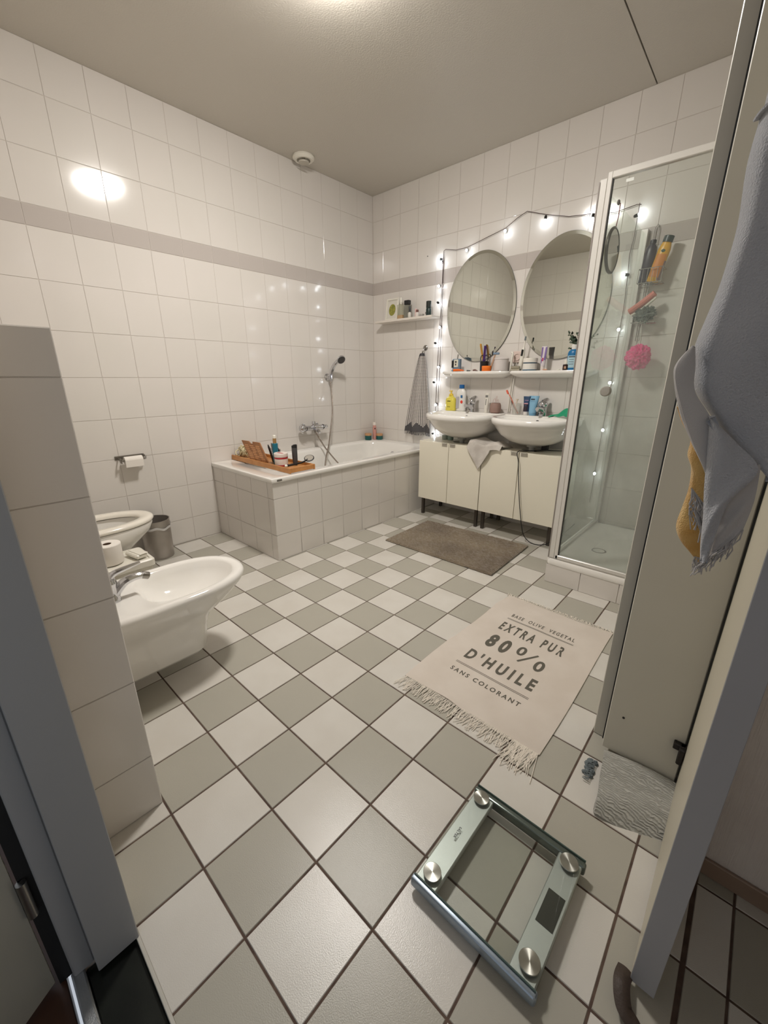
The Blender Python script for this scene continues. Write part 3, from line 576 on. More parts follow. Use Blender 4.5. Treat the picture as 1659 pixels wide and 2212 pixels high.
tag(obj('grey_scrub_sponge', B().ball((2.36, -0.085, 1.545), 0.052, nu=48, nv=32, sc=(1, 0.6, 0.75), fn=ruff(3, 0.5)), M('dark_grey_green_mesh', (82, 92, 86), 0.8, bump=(180, 1.0, 0.004), vary=(60, (120, 128, 120)))), 'grey green mesh sponge hanging under the pink scrubber in the shower', 'sponge')
t = thing('pink_bath_puff', 'bright pink mesh bath puff hanging in the shower', 'bath puff', (2.372, -0.12, 1.28))
obj('puff', B().ball((2.375, -0.12, 1.30), 0.066, nu=64, nv=44, sc=(1, 0.8, 1.05), fn=ruff(9, 0.24)), M('pink_mesh', (248, 78, 150), 0.7, bump=(150, 1.0, 0.004), vary=(70, (240, 120, 165))), t)
obj('hanging_cord', B().tube([(2.37, -0.10, 1.36), (2.36, -0.08, 1.43), (2.35, -0.06, 1.50)], 0.002, 6), WPLAST, t)

# ------------------------------------------------------------------ tall cabinet and its open door
t = thing('tall_cabinet', 'tall narrow grey-green lacquered cabinet between shower and doorway, door open', 'cabinet', (2.97, -1.40, 0), group=None)
obj('carcass', B().box(2.815, 3.128, -1.862, -0.90, 0.0, 2.30, 0.002), CLOSP, t)
obj('front_panel', B().box(2.858, 3.056, -1.935, -1.885, 0.03, 2.30, 0.002), CLOSP, t)
obj('black_seal_or_shadow', B().box(2.8535, 2.8575, -1.925, -1.864, 0.05, 2.30), BLACK, t)  # black strip stands in for the seam shadow beside the front panel
obj('peep_hole', B().cyl((2.899, -1.937, 0.173), (2.899, -1.9345, 0.173), 0.0035), BLACK, t)
d = obj('open_door', B().box(3.061, 3.103, -2.479, -1.94, 0.018, 2.28, 0.001), M('cabinet_door_paint', (196, 190, 172), 0.35, bump=(80, 0.15)), t)
obj('door_edge_face', B().box(3.0612, 3.103, -2.482, -2.479, 0.018, 2.28, 0.0008), M('grey_edge', (160, 161, 166), 0.4), d)  # thin end face in a greyer tone than the door paint
obj('hinge', B().box(3.030, 3.061, -1.955, -1.936, 0.165, 0.185, 0.002).box(3.045, 3.060, -1.97, -1.938, 0.13, 0.185, 0.003), DARKM, t)
# towels hanging on the open door
TW = M('white_terry', (172, 173, 178), 0.95, bump=(420, 1.0, 0.003), sheen=0.4); TWF = M('white_flat_weave', (176, 172, 170), 0.9, bump=(900, 0.4), sheen=0.2)
YEL = M('ochre_towel', (222, 184, 116), 0.95, bump=(420, 0.8, 0.003), vary=(20, (204, 152, 76)), sheen=0.3)
def fringe(b, pts, dirv, ln, r=0.0011, jit=0.25, seg=4, n=5):
    for p in pts:
        p = Vector(p); d = Vector(dirv) + Vector((random.uniform(-jit, jit), random.uniform(-jit, jit), random.uniform(-jit, jit) * 0.3)); l = ln * random.uniform(0.7, 1.1)
        w = Vector((random.uniform(-1, 1), random.uniform(-1, 1), random.uniform(-.3, .3))) * l * 0.12
        b.tube([p, p + d * l * 0.33 + w, p + d * l * 0.66 - w, p + d * l], r, seg)
    return b
def rail(pts, t):
    s_, _ = spline([Vector((p[0], 0, p[1])) for p in pts], 8, [0] * len(pts)); k = t * (len(s_) - 1.0001); i = int(k); return s_[i].lerp(s_[i + 1], k - i)
def drape(L_, R_, y, bulge, wob=0.004, curl=0.012, ph=0.0):
    def fn(u, v):
        p = rail(L_, v).lerp(rail(R_, v), u); w = math.sin(PI * min(1, max(0, u)))
        yy = y - bulge * w + curl * (1 - min(1, u * 6)) ** 2 + wob * math.sin(14 * v + 4 * u + ph) * w
        return (p.x, yy, p.z)
    return fn
AL = [(2.952, 1.95), (2.950, 1.70), (2.9488, 1.478), (2.9471, 1.4536), (2.9451, 1.4097), (2.9493, 1.3522), (2.9474, 1.3108), (2.9446, 1.2820), (2.9393, 1.2521), (2.9337, 1.2179), (2.9376, 1.1928), (2.9436, 1.1644), (2.9681, 1.1306), (2.9890, 1.1089), (3.030, 1.072)]
AR = [(3.058, 1.95), (3.057, 1.7), (3.057, 1.478), (3.056, 1.4536), (3.056, 1.4097), (3.056, 1.35), (3.056, 1.31), (3.056, 1.28), (3.056, 1.25), (3.056, 1.215), (3.056, 1.19), (3.056, 1.16), (3.056, 1.125), (3.055, 1.09), (3.050, 1.055)]
t = thing('white_towel', 'large white towel hanging over the end of the open cabinet door', 'towel', (3.0, -2.4, 0.95))
obj('terry_sheet', B().sheet(30, 110, drape(AL, AR, -2.500, 0.012, 0.004, 0.03), -0.007), TW, t)
def back(u, v):
    p = rail(AL, v * 0.86); return (p.x + 0.004 + 0.10 * u ** 1.5 * 0.9 if False else min(3.056, p.x + 0.003 + 0.055 * u), -2.474 + 0.16 * u, p.z)
obj('terry_back_fold', B().sheet(14, 70, back, 0.006), TW, t)
BL = [(2.9356, 1.2170), (2.9208, 1.1956), (2.9220, 1.1759), (2.9355, 1.1356), (2.9536, 1.1012), (2.9784, 1.0618), (2.9846, 1.0380)]
BR = [(2.9401, 1.2130), (2.9443, 1.1925), (2.9497, 1.1620), (2.9726, 1.1290), (2.9798, 1.0979), (2.9851, 1.0625), (2.9889, 1.0360)]
obj('flat_woven_border', B().sheet(10, 50, drape(BL, BR, -2.514, 0.004, 0.001, 0.018), -0.003), TWF, t)
CL = [(2.9700, 1.1326), (2.9745, 1.1040), (2.9824, 1.0453), (2.9894, 1.0026), (2.9931, 0.9708), (2.9978, 0.9445)]
CR = [(2.9739, 1.1297), (3.0051, 1.1013), (3.0296, 1.0724), (3.0113, 1.0293), (3.0073, 0.9877), (3.0059, 0.9464)]
obj('terry_corner', B().sheet(20, 44, drape(CL, CR, -2.523, 0.007, 0.003, 0.006), -0.006), TW, t)
DL = [(2.9968, 1.0389), (3.0008, 0.9951), (3.0043, 0.9458)]; DR = [(3.0306, 1.0799), (3.0342, 1.0338), (3.0318, 0.9932)]
lw = obj('lower_flat_weave', B().sheet(16, 24, drape(DL, DR, -2.509, 0.004, 0.002, 0.004), -0.003), TWF, t)
b = B(); fringe(b, [(3.0043 + 0.0275 * k / 27, -2.511, 0.9475 + 0.047 * k / 27) for k in range(28)], (-0.28, 0, -1), 0.036, r=0.0008, jit=0.18)
obj('fringe', b, TWF, t)
t = thing('ochre_towel', 'yellow ochre towel with white fringe hanging behind the white towel', 'towel', (2.97, -2.44, 0.93))
EL = [(2.9286, 1.1397), (2.9388, 1.1186), (2.9522, 1.0979), (2.9533, 1.0758), (2.9610, 1.0574), (2.9635, 1.0281), (2.9612, 1.0004), (2.9594, 0.9718), (2.9675, 0.9523), (2.9813, 0.9382), (2.9929, 0.9258)]
ER = [(2.9405, 1.1372), (2.9584, 1.1108), (2.9838, 1.0702), (2.9937, 1.0336), (2.9977, 1.0016), (3.0004, 0.9753), (3.0009, 0.960), (3.0019, 0.950), (3.0029, 0.944), (3.0039, 0.935), (3.0069, 0.9302)]
obj('towel_cloth', B().sheet(18, 60, drape(EL, ER, -2.478, 0.005, 0.003, 0.006), -0.004), YEL, t)
b = B(); fringe(b, [(2.9680 + 0.018 * k / 26, -2.490, 1.034 - 0.020 * k / 26) for k in range(27)], (0.25, 0, -1), 0.052, r=0.0008, jit=0.15)
fringe(b, [(2.990 + 0.014 * k / 12, -2.486, 0.936) for k in range(13)], (0.0, 0, -1), 0.022, r=0.0008)
obj('fringe', b, TWF, t)

# grey bath towel crumpled at the foot of the cabinet
def gf(u, v):
    x = 2.868 + 0.232 * u + 0.038 * v * (1 - u); y = -1.945 - 0.225 * v + 0.045 * u * v
    return (x, y, 0.030 + 0.012 * math.sin(3 * v + 2 * u) + 0.006 * math.sin(9 * v + 3 * u) - 0.022 * v ** 6 * 1.0)
m = M('grey_ribbed_towel', (158, 156, 146), 0.95, sheen=0.3)
nt = m.node_tree; wv = nt.nodes.new('ShaderNodeTexWave'); wv.inputs['Scale'].default_value = 42; wv.inputs['Distortion'].default_value = 9.0; wv.inputs['Detail'].default_value = 2; wv.bands_direction = 'Y'
tcn = nt.nodes.new('ShaderNodeTexCoord'); nt.links.new(tcn.outputs['Object'], wv.inputs['Vector']); bp = nt.nodes.new('ShaderNodeBump'); bp.inputs['Distance'].default_value = 0.0025
nt.links.new(wv.outputs['Fac'], bp.inputs['Height']); nt.links.new(bp.outputs[0], nt.nodes['Principled BSDF'].inputs['Normal'])
rmp = nt.nodes.new('ShaderNodeMix'); rmp.data_type = 'RGBA'; rmp.inputs['A'].default_value = lin((150, 148, 140)); rmp.inputs['B'].default_value = lin((184, 182, 174)); nt.links.new(wv.outputs['Fac'], rmp.inputs['Factor']); nt.links.new(rmp.outputs['Result'], nt.nodes['Principled BSDF'].inputs['Base Color'])
tag(obj('grey_bath_mat', B().sheet(50, 50, gf, -0.024), m), 'grey ribbed bath mat bunched on the floor at the foot of the tall cabinet', 'bath mat')
b = B()
for k in range(40): 
    p = (random.uniform(2.838, 2.862), random.uniform(-2.05, -1.985), 0.004); b.ball(p, 0.004 + 0.004 * random.random(), nu=6, nv=4)
fringe(b, [(2.862, -1.99 - 0.09 * k / 20, 0.012) for k in range(20)], (-1, 0, -0.2), 0.02, r=0.0014)
tag(obj('blue_grey_tassel', b, M('tassel_blue_grey', (108, 116, 118), 0.9)), 'blue grey fluffy tassel on the floor left of the grey bath mat', 'tassel')
# dark strap by the open door
def sf(u, v):
    c = spline([Vector(p) for p in ((3.052, -2.470, 0.018), (3.050, -2.505, 0.030), (3.062, -2.535, 0.022), (3.085, -2.548, 0.012), (3.098, -2.585, 0.006), (3.125, -2.61, 0.003))], 8)[0]
    k = u * (len(c) - 1.001); i = int(k); p = c[i].lerp(c[i + 1], k - i); d = (c[i + 1] - c[i]).normalized(); n = Vector((-d.y, d.x, 0)).normalized()
    return p + n * (v - 0.5) * 0.030 + Vector((0, 0, 0.006 * math.sin(PI * v)))
tag(obj('brown_strap', B().sheet(50, 6, sf, 0.002), M('brown_leather', (62, 50, 42), 0.6, bump=(200, 0.5))), 'dark brown strap curling on the floor below the open cabinet door', 'strap')

# ------------------------------------------------------------------ rugs
def hz(x, y):
    h = 0.005 + 0.0035 * math.exp(-((y + 1.33 + 0.35 * (x - 2.17)) / 0.02) ** 2) * max(0, 1 - (x - 2.155) / 0.16) + 0.003 * math.exp(-((y + 1.40) / 0.02) ** 2) * max(0, 1 - (x - 2.155) / 0.10)
    h += 0.0022 * max(0, mnoise.noise(Vector((x * 9, y * 9, 0)))) + 0.006 * math.exp(-(((x - 2.36) / 0.05) ** 2 + ((y + 2.085) / 0.03) ** 2))
    h += 0.004 * math.exp(-(((x - 2.20) / 0.05) ** 2 + ((y + 1.20) / 0.02) ** 2))
    return h
t = thing('printed_rug', 'cream cotton rug with grey French lettering and fringed ends on the floor', 'rug', (2.435, -1.64, 0))
RUGM = M('cream_cotton', (213, 203, 192), 0.95, bump=(700, 0.6, 0.001), vary=(6, (206, 195, 183)), sheen=0.2); INK = M('print_grey', (92, 88, 78), 0.9)
def rf_(u, v):
    x = 2.157 + 0.556 * u; y = -1.192 - 0.896 * v
    x += 0.006 * math.sin(6 * v) * (1 - u) - 0.004 * math.sin(5 * v + 1) * u + (-0.006 * (1 - u) if v > 0.6 else 0) + 0.02 * (1 - u) * max(0, 0.12 - v) / 0.12
    y += 0.006 * math.sin(7 * u)
    return (x, y, hz(x, y))
obj('rug_cloth', B().sheet(56, 90, rf_, -0.003), RUGM, t)
def surf(p): return Vector((p.x, p.y, hz(p.x - 0 , p.y) + 0.0005 + p.z))
def rtext(s, x0, x1, y0, y1, sp=1.25, bold=0.01, tilt=0.0):
    base = MW[t].translation
    fr = Matrix.Translation((x0, y0, 0)) @ Matrix(((1, 0.0, 0, 0), (tilt, 1, 0, 0), (0, 0, 1, 0), (0, 0, 0, 1)))
    def fn(p): q = surf(Vector((p.x, p.y, 0))); return q - base
    text_part('lettering', s, INK, t, fr, x1 - x0, y1 - y0, depth=0, spacing=sp, bold=bold, fn=fn)
TL = -0.03
rtext('BASE  OLIVE  VEGETAL', 2.279, 2.594, -1.382, -1.352, 1.4, 0.02, TL)
rtext('EXTRA PUR', 2.276, 2.588, -1.524, -1.448, 1.6, 0.035, -0.05)
rtext('80', 2.284, 2.392, -1.685, -1.575, 1.6, 0.05, -0.05)
rtext('0', 2.422, 2.462, -1.650, -1.580, 1.0, 0.03, 0)
rtext('0', 2.520, 2.562, -1.703, -1.625, 1.0, 0.03, 0)
b = B(); P0, P1 = Vector((2.455, -1.693, 0)), Vector((2.512, -1.598, 0)); n_ = Vector((P1 - P0).normalized().yx.to_3d() * 0.005); n_ = Vector((-(P1 - P0).normalized().y, (P1 - P0).normalized().x, 0)) * 0.005
b.add([surf(P0 + n_), surf(P0 - n_), surf(P1 - n_), surf(P1 + n_)], [(0, 1, 2, 3)]); obj('lettering', b, INK, t)
rtext("D'HUILE", 2.264, 2.577, -1.824, -1.745, 1.6, 0.04, -0.02)
rtext('SANS COLORANT', 2.263, 2.574, -1.928, -1.903, 1.45, 0.025, TL)
def rule(ya, yb, x0, x1, w):
    n = 24
    b = B(); vs = []
    for i in range(n + 1):
        x = x0 + (x1 - x0) * i / n; y = ya + (yb - ya) * i / n; vs += [surf(Vector((x, y - w / 2, 0))), surf(Vector((x, y + w / 2, 0)))]
    b.add(vs, [(2 * i, 2 * i + 2, 2 * i + 3, 2 * i + 1) for i in range(n)]); obj('printed_rule', b, INK, t)
rule(-1.404, -1.414, 2.272, 2.600, 0.0026); rule(-1.410, -1.420, 2.272, 2.600, 0.0026); rule(-1.861, -1.870, 2.256, 2.585, 0.0026); rule(-1.868, -1.877, 2.256, 2.585, 0.0026)
b = B(); 
def fringe_flat(b, x0, x1, y, sgn, n, ln):
    for k in range(n):
        x = x0 + (x1 - x0) * (k + random.random() * 0.8) / n; l = ln * random.uniform(0.65, 1.15); a = random.uniform(-0.35, 0.35) - 0.15
        pts = [(x, y - sgn * 0.004, 0.006)]
        for q in (0.35, 0.7, 1.0): pts.append((x + a * l * q + random.uniform(-0.004, 0.004), y + sgn * l * q, 0.003 + 0.004 * random.random() * (1.2 - q)))
        b.tube(pts, 0.0011, 4)
fringe_flat(b, 2.155, 2.712, -2.088, -1, 210, 0.062); fringe_flat(b, 2.63, 2.71, -2.088, -1, 50, 0.10)
b2 = B(); fringe_flat(b2, 2.165, 2.712, -1.192, 1, 170, 0.026)
FRM = M('fringe_cream', (236, 228, 216), 0.9); o = obj('fringe', b, FRM, t); o['kind'] = 'stuff'; o = obj('fringe', b2, FRM, t); o['kind'] = 'stuff'

def mf(u, v):
    # brown mat corners FL, FR (far), NR, NL
    A, Bp, C_, D = Vector((1.078, -0.478, 0)), Vector((1.958, -0.432, 0)), Vector((1.982, -1.036, 0)), Vector((1.100, -1.046, 0))
    p = A.lerp(Bp, u).lerp(D.lerp(C_, u), v); e = min(u, 1 - u, v * 0.7, (1 - v) * 0.7)
    p.z = 0.009 + min(1, e / 0.02) * 0.010 + 0.0022 * math.sin(v * 200) + 0.0045 * mnoise.noise(Vector((p.x * 75, p.y * 75, 0)))
    return p
m = M('brown_terry', (140, 124, 100), 1.0, bump=(330, 1.0, 0.006), vary=(3.5, (112, 96, 76)), sheen=0.5)
t = thing('bath_mat', 'brown tufted bath mat on the floor in front of the wash cabinets', 'bath mat', (1.53, -0.75, 0))
obj('mat_pile', B().sheet(150, 240, mf, -0.008), m, t, ang=180)

# ------------------------------------------------------------------ bathroom scale
t = thing('bathroom_scale', 'square glass bathroom scale with silver side bars on the floor tiles', 'scale', (2.781, -2.491, 0))
SG = bpy.data.materials.new('scale_glass'); SG.use_nodes = True; nt = SG.node_tree; nt.nodes.clear(); N = nt.nodes.new; L = nt.links.new
out = N('ShaderNodeOutputMaterial'); tr = N('ShaderNodeBsdfTransparent'); tr.inputs[0].default_value = (0.945, 0.96, 0.95, 1); gl = N('ShaderNodeBsdfGlossy'); gl.inputs['Roughness'].default_value = 0.02
fr = N('ShaderNodeFresnel'); fr.inputs[0].default_value = 1.45; mx = N('ShaderNodeMixShader'); gg = N('ShaderNodeNewGeometry'); ib = N('ShaderNodeMath'); ib.operation = 'SUBTRACT'; ib.inputs[0].default_value = 1.0; L(gg.outputs['Backfacing'], ib.inputs[1]); im = N('ShaderNodeMath'); im.operation = 'MULTIPLY'; L(fr.outputs[0], im.inputs[0]); L(ib.outputs[0], im.inputs[1]); L(im.outputs[0], mx.inputs[0]); L(tr.outputs[0], mx.inputs[1]); L(gl.outputs[0], mx.inputs[2]); L(mx.outputs[0], out.inputs[0])
SILV = M('silver_satin', (186, 190, 186), 0.38, 0.6, bump=(900, 0.15)); SX0, SX1, SY0, SY1 = 2.632, 2.930, -2.642, -2.340
obj('glass_plate', B().box(SX0, SX1, SY0, SY1, 0.043, 0.050, 0.0015), SG, t)
for a_, b_ in ((SY0 - 0.001, SY0 + 0.0015), (SY1 - 0.0015, SY1 + 0.001)): obj('glass_rim', B().box(SX0, SX1, a_, b_, 0.0435, 0.0495), M('green_glass_edge', (70, 88, 82), 0.15), t)
l_ = obj('side_bar', B().box(SX0 + 0.003, 2.690, SY0 + 0.003, SY1 - 0.003, 0.026, 0.0425, 0.002), SILV, t)
r_ = obj('side_bar', B().box(2.872, SX1 - 0.003, SY0 + 0.003, SY1 - 0.003, 0.026, 0.0425, 0.002), SILV, t)
BARM = M('blue_grey_rail', (150, 162, 174), 0.36, 0.7)
for y in (SY0 - 0.006, SY1 - 0.012):
    b = B().box(SX0 - 0.004, SX1 + 0.004, y - 0.006, y + 0.012, 0.016, 0.046, 0.006, seg=3)
    obj('cross_rail', b, BARM if y < -2.5 else M('clear_dark_rail', (96, 104, 98), 0.2, 0.4), t)
obj('lower_rail', B().box(2.66, 2.90, SY0 + 0.004, SY0 + 0.012, 0.008, 0.018, 0.002), SILV, t)
disc = M('brushed_disc', (176, 176, 168), 0.30, 1.0, aniso=0.85)
tn = disc.node_tree.nodes.new('ShaderNodeTangent'); tn.direction_type = 'RADIAL'; tn.axis = 'Z'; disc.node_tree.links.new(tn.outputs[0], disc.node_tree.nodes['Principled BSDF'].inputs['Tangent'])
for x, y in ((2.660, -2.372), (2.664, -2.614), (2.900, -2.372), (2.903, -2.610)):
    obj('contact_pad', B().lathe([(0.0215, 0.050), (0.0215, 0.0525), (0.0207, 0.0532), (0.0005, 0.0532)], c=(x, y, 0), seg=48), disc, t)
    obj('foot', B().cyl((x, y, 0.0), (x, y, 0.026), 0.012), BLACK, t)
dsp = obj('display', B().box(2.8825, 2.9205, -2.531, -2.4515, 0.0425, 0.0432), M('lcd_dark', (58, 60, 54), 0.25), t)
fr_ = Matrix.Translation((-0.1245, 0.012, 0.0503)) @ Matrix.Rotation(-PI / 2, 4, 'Z')
text_part('lettering', 'SALTER', M('scale_print', (30, 28, 26), 0.5), l_, fr_, 0.034, 0.0062, depth=0.0002, spacing=1.1, bold=0.03)

# ------------------------------------------------------------------ bamboo bath caddy and things on it
BAM = M('bamboo', (190, 134, 78), 0.45, vary=(14, (172, 116, 62)), bump=(60, 0.15)); BAMD = M('bamboo_dark', (168, 118, 76), 0.5, vary=(12, (150, 100, 62)))
ang = 0.0; CM = Matrix.Translation((0.39, -1.53, 0.5705))
t = thing('bath_caddy', 'bamboo bath tray lying across the near end of the bathtub', 'tray', CM.translation, (0, 0, ang))
obj('tray_base', B().box(-0.37, 0.375, -0.097, 0.097, 0.004, 0.014, 0.002), BAM, t, local=True)
for y0, y1 in ((-0.107, -0.096), (0.096, 0.107)): obj('side_rim', B().box(-0.382, 0.388, y0, y1, 0.0, 0.036, 0.002), BAM, t, local=True)
obj('end_rim', B().box(0.374, 0.386, -0.0955, 0.0955, 0.004, 0.036, 0.002), BAM, t, local=True)
obj('end_rim', B().box(-0.380, -0.368, -0.0955, 0.0955, 0.004, 0.028, 0.002), BAM, t, local=True)
def on_tray(x, y, z=0.014): return CM @ Vector((x, y, z))
# leaning slatted book rest
BLp, BRp, TRp, TLp = Vector((0.270, -1.617, 0.5855)), Vector((0.481, -1.597, 0.5855)), Vector((0.393, -1.610, 0.737)), Vector((0.182, -1.630, 0.737))
nb_ = (BRp - BLp).cross(TLp - BLp).normalized() * 0.004
def bp_(u, v): return BLp.lerp(BRp, u).lerp(TLp.lerp(TRp, u), v)
prof = [(0, 0), (1, 0), (1, 1), (0.62, 1), (0.58, 0.90), (0.44, 0.90), (0.40, 1), (0, 1)]
t2 = thing('book_rest', 'brown carved wooden book rest standing slanted on the bath tray', 'book rest', (0.375, -1.607, 0.5855))
n = len(prof); vs = [bp_(*p) + nb_ for p in prof] + [bp_(*p) - nb_ for p in prof]
obj('rest_board', B().add(vs, [tuple(range(n)), tuple(reversed(range(n, 2 * n)))] + [((i + 1) % n, i, i + n, (i + 1) % n + n) for i in range(n)]), BAMD, t2)
b = B()
for k in range(9):
    v0 = 0.12 + k * 0.083
    for q in range(3):
        u0 = 0.08 + q * 0.30 + random.uniform(-.03, .03); u1 = u0 + 0.2 + random.uniform(-.03, .03)
        b.add([bp_(u0, v0) + nb_ * 1.25, bp_(u1, v0) + nb_ * 1.25, bp_(u1, v0 + 0.04) + nb_ * 1.25, bp_(u0, v0 + 0.04) + nb_ * 1.25, bp_(u0, v0) + nb_ * 0.9, bp_(u1, v0) + nb_ * 0.9, bp_(u1, v0 + 0.04) + nb_ * 0.9, bp_(u0, v0 + 0.04) + nb_ * 0.9], [(0, 1, 2, 3), (0, 4, 5, 1), (1, 5, 6, 2), (2, 6, 7, 3), (3, 7, 4, 0)])
o = obj('carved_slots', b, M('slot_brown', (214, 160, 112), 0.6), t2)
# net sponge
b = B(); 
for k in range(26):
    c = Vector((random.gauss(0, 0.016), random.gauss(0, 0.016), 0.035 + random.uniform(-0.012, 0.02))); nrm = Vector((random.uniform(-1, 1), random.uniform(-1, 1), random.uniform(-0.4, 0.4))).normalized(); a1 = nrm.orthogonal().normalized(); a2 = nrm.cross(a1); r = random.uniform(0.018, 0.032)
    b.tube([c + (a1 * math.cos(x * 0.5) + a2 * math.sin(x * 0.5) * 0.8) * r for x in range(13)], 0.0035, 6)
p = on_tray(-0.315, -0.03, 0.017); b.xf(Matrix.Translation(p) @ Matrix.Diagonal((1.25, 1.25, 1.2, 1)))
tag(obj('rope_net_sponge', b, M('cream_rope', (216, 206, 170), 0.9)), 'cream coloured tangled rope sponge at the wall end of the bath tray', 'sponge')
p = Vector((0.500, -1.555, 0.585))
t2 = thing('tall_teal_bottle', 'tall teal bottle with gold and white top standing on the bath tray', 'bottle', p)
obj('bottle_body', B().lathe([(0.019, 0), (0.020, 0.004), (0.020, 0.150), (0.017, 0.153)]), M('teal', (14, 104, 124), 0.4), t2, local=True)
obj('gold_neck', B().lathe([(0.0125, 0.153), (0.0125, 0.188)]), M('gold', (186, 146, 96), 0.3, 0.7), t2, local=True)
obj('cap', B().lathe([(0.0125, 0.188), (0.0125, 0.205), (0.009, 0.210)]), WPLAST, t2, local=True)
p = Vector((0.572, -1.560, 0.585))
t2 = thing('body_butter_tub', 'round white tub with red stripes standing on the bath tray', 'tub', p)
obj('tub_body', B().lathe([(0.044, 0), (0.046, 0.003), (0.047, 0.068)]), M('tub_white', (226, 216, 208), 0.35), t2, local=True)
for z in (0.003, 0.055): obj('red_stripe', B().lathe([(0.0473, z), (0.0476, z + 0.001), (0.0476, z + 0.010), (0.0473, z + 0.011)], cap0=False, cap1=False), M('stripe_red', (166, 36, 44), 0.4), t2, local=True)
ld = obj('lid', B().lathe([(0.048, 0.069), (0.0485, 0.072), (0.0485, 0.090), (0.046, 0.094), (0.041, 0.094), (0.040, 0.092), (0.001, 0.092)]), M('tub_white'), t2, local=True)
obj('red_mark', B().box(-0.03, 0.03, -0.012, 0.004, 0.0922, 0.0935), M('stripe_red'), ld, local=True)
p = Vector((0.622, -1.478, 0.585))
t2 = thing('dark_grey_bottle', 'slim dark grey bottle with pointed top standing on the bath tray', 'bottle', p)
obj('bottle_body', B().lathe([(0.018, 0), (0.022, 0.03), (0.024, 0.10), (0.024, 0.125)], sy=0.7), M('graphite', (72, 72, 74), 0.4), t2, local=True)
obj('cap', B().loft([[Vector((0.024 * math.cos(a), 0.017 * math.sin(a), 0.1255)) for a in [k * PI / 8 for k in range(16)]], [Vector((0.024 * math.cos(a), 0.017 * math.sin(a), 0.142 + 0.006 * math.cos(a))) for a in [k * PI / 8 for k in range(16)]], [Vector((0.008 + 0.012 * math.cos(a), 0.010 * math.sin(a), 0.149 + 0.002 * math.cos(a))) for a in [k * PI / 8 for k in range(16)]]]), BLACK, t2, local=True)
b = B(); q0 = Vector((0.712, -1.612, 0.613)); q1 = Vector((0.700, -1.470, 0.616)); q2 = Vector((0.690, -1.405, 0.632)); 
HM_ = Vector((0.30, -0.38, 0.87)).to_track_quat('Z', 'Y').to_matrix().to_4x4()
t2 = thing('hand_mirror', 'black hand mirror lying on the front edge of the bath tray', 'hand mirror', q0)
obj('handle', B().tube([q0, q0.lerp(q1, 0.5) + Vector((0, 0, -0.002)), q1, q1.lerp(q2, 0.75)], [0.008, 0.007, 0.006, 0.005], smooth=4), BLACK, t2)
obj('handle_tip', B().ball(q0 - (q1 - q0).normalized() * 0.006, 0.0105), WPLAST, t2)
hd = obj('mirror_head', B().lathe([(0.030, -0.004), (0.036, 0.0), (0.036, 0.004), (0.030, 0.006)], c=q2, seg=32, sx=1.0, mat=HM_), BLACK, t2)
obj('mirror_glass', B().lathe([(0.030, 0.0061), (0.0295, 0.0065), (0.001, 0.0066)], c=q2, seg=32, sx=1.0, mat=HM_), M('smoky_mirror', (176, 170, 160), 0.3, 0.3), hd)
for k, (x, y, h, lean, cc, lab) in enumerate([(0.02, 0.010, 0.135, -8, (60, 58, 56), 'dark grey comb standing upright behind the book rest'), (0.05, 0.012, 0.15, -3, (120, 118, 112), 'grey pointed file standing upright between book rest and teal bottle'), (0.075, 0.028, 0.115, 5, (36, 34, 34), 'black hairbrush standing just left of the teal bottle')]):
    p = on_tray(x, y)
    b = B().box(-0.008 - 0.003 * (k == 2), 0.008 + 0.003 * (k == 2), -0.003, 0.003, 0, h * 0.86, 0.001).loft([rr(0, 0, 0.008, 0.003, 0.002, h * 0.86), rr(0, 0, 0.003, 0.002, 0.001, h)])
    if k != 1:
        for q in range(18): b.box(0.008, 0.02, -0.001, 0.001, 0.03 + q * 0.0045, 0.032 + q * 0.0045)
    b.xf(Matrix.Translation(p) @ Euler((math.radians(10), math.radians(lean), 0.3)).to_matrix().to_4x4())
    tag(obj(('comb', 'nail_file', 'hairbrush')[k], b, M('tool_%d' % k, cc, 0.4)), lab, ('comb', 'file', 'brush')[k])
# corner of the bath
def jar(name, label, cat, loc, r, h, bodyc, lidc, lidh, group=None, band=None):
    t = thing(name, label, cat, loc, group=group)
    obj('jar_body', B().lathe([(r * 0.96, 0), (r, 0.003), (r, h - lidh)]), M('jar_%d_%d_%d' % bodyc, bodyc, 0.35), t, local=True)
    obj('lid', B().lathe([(r * 1.03, h - lidh), (r * 1.03, h - 0.002), (r * 0.98, h)]), M('lid_%d_%d_%d' % lidc, lidc, 0.4), t, local=True)
    if band: 
        for z0, z1, bc in band: obj('colour_band', B().lathe([(r * 1.005, z0), (r * 1.01, z0 + 0.0005), (r * 1.01, z1 - 0.0005), (r * 1.005, z1)], cap0=False, cap1=False), M('band_%d_%d_%d' % bc, bc, 0.4), t, local=True)
    return t
jar('cream_jar', 'dark teal jar with gold lid in the bath corner, left of the pink bottle', 'jar', (0.054, -0.150, 0.5695), 0.034, 0.066, (20, 88, 86), (196, 150, 108), 0.022, 'teal jars in the bath corner')
jar('cream_jar', 'dark teal jar with gold lid in the bath corner, right of the pink bottle', 'jar', (0.118, -0.050, 0.5695), 0.034, 0.060, (20, 88, 86), (196, 150, 108), 0.022, 'teal jars in the bath corner')
t2 = bottle('pink_bottle', 'pink bottle with white cap standing between two teal jars in the bath corner', 'bottle', (0.082, -0.085, 0.5695), 0.175, 0.019, (206, 150, 140), (230, 222, 214), cap_h=0.03, neck=0.85, sy=1.0)
obj('dark_square_mark', B().box(0.012, 0.0195, -0.014, -0.004, 0.105, 0.120), M('logo_dark', (60, 34, 44), 0.5), t2, local=True)

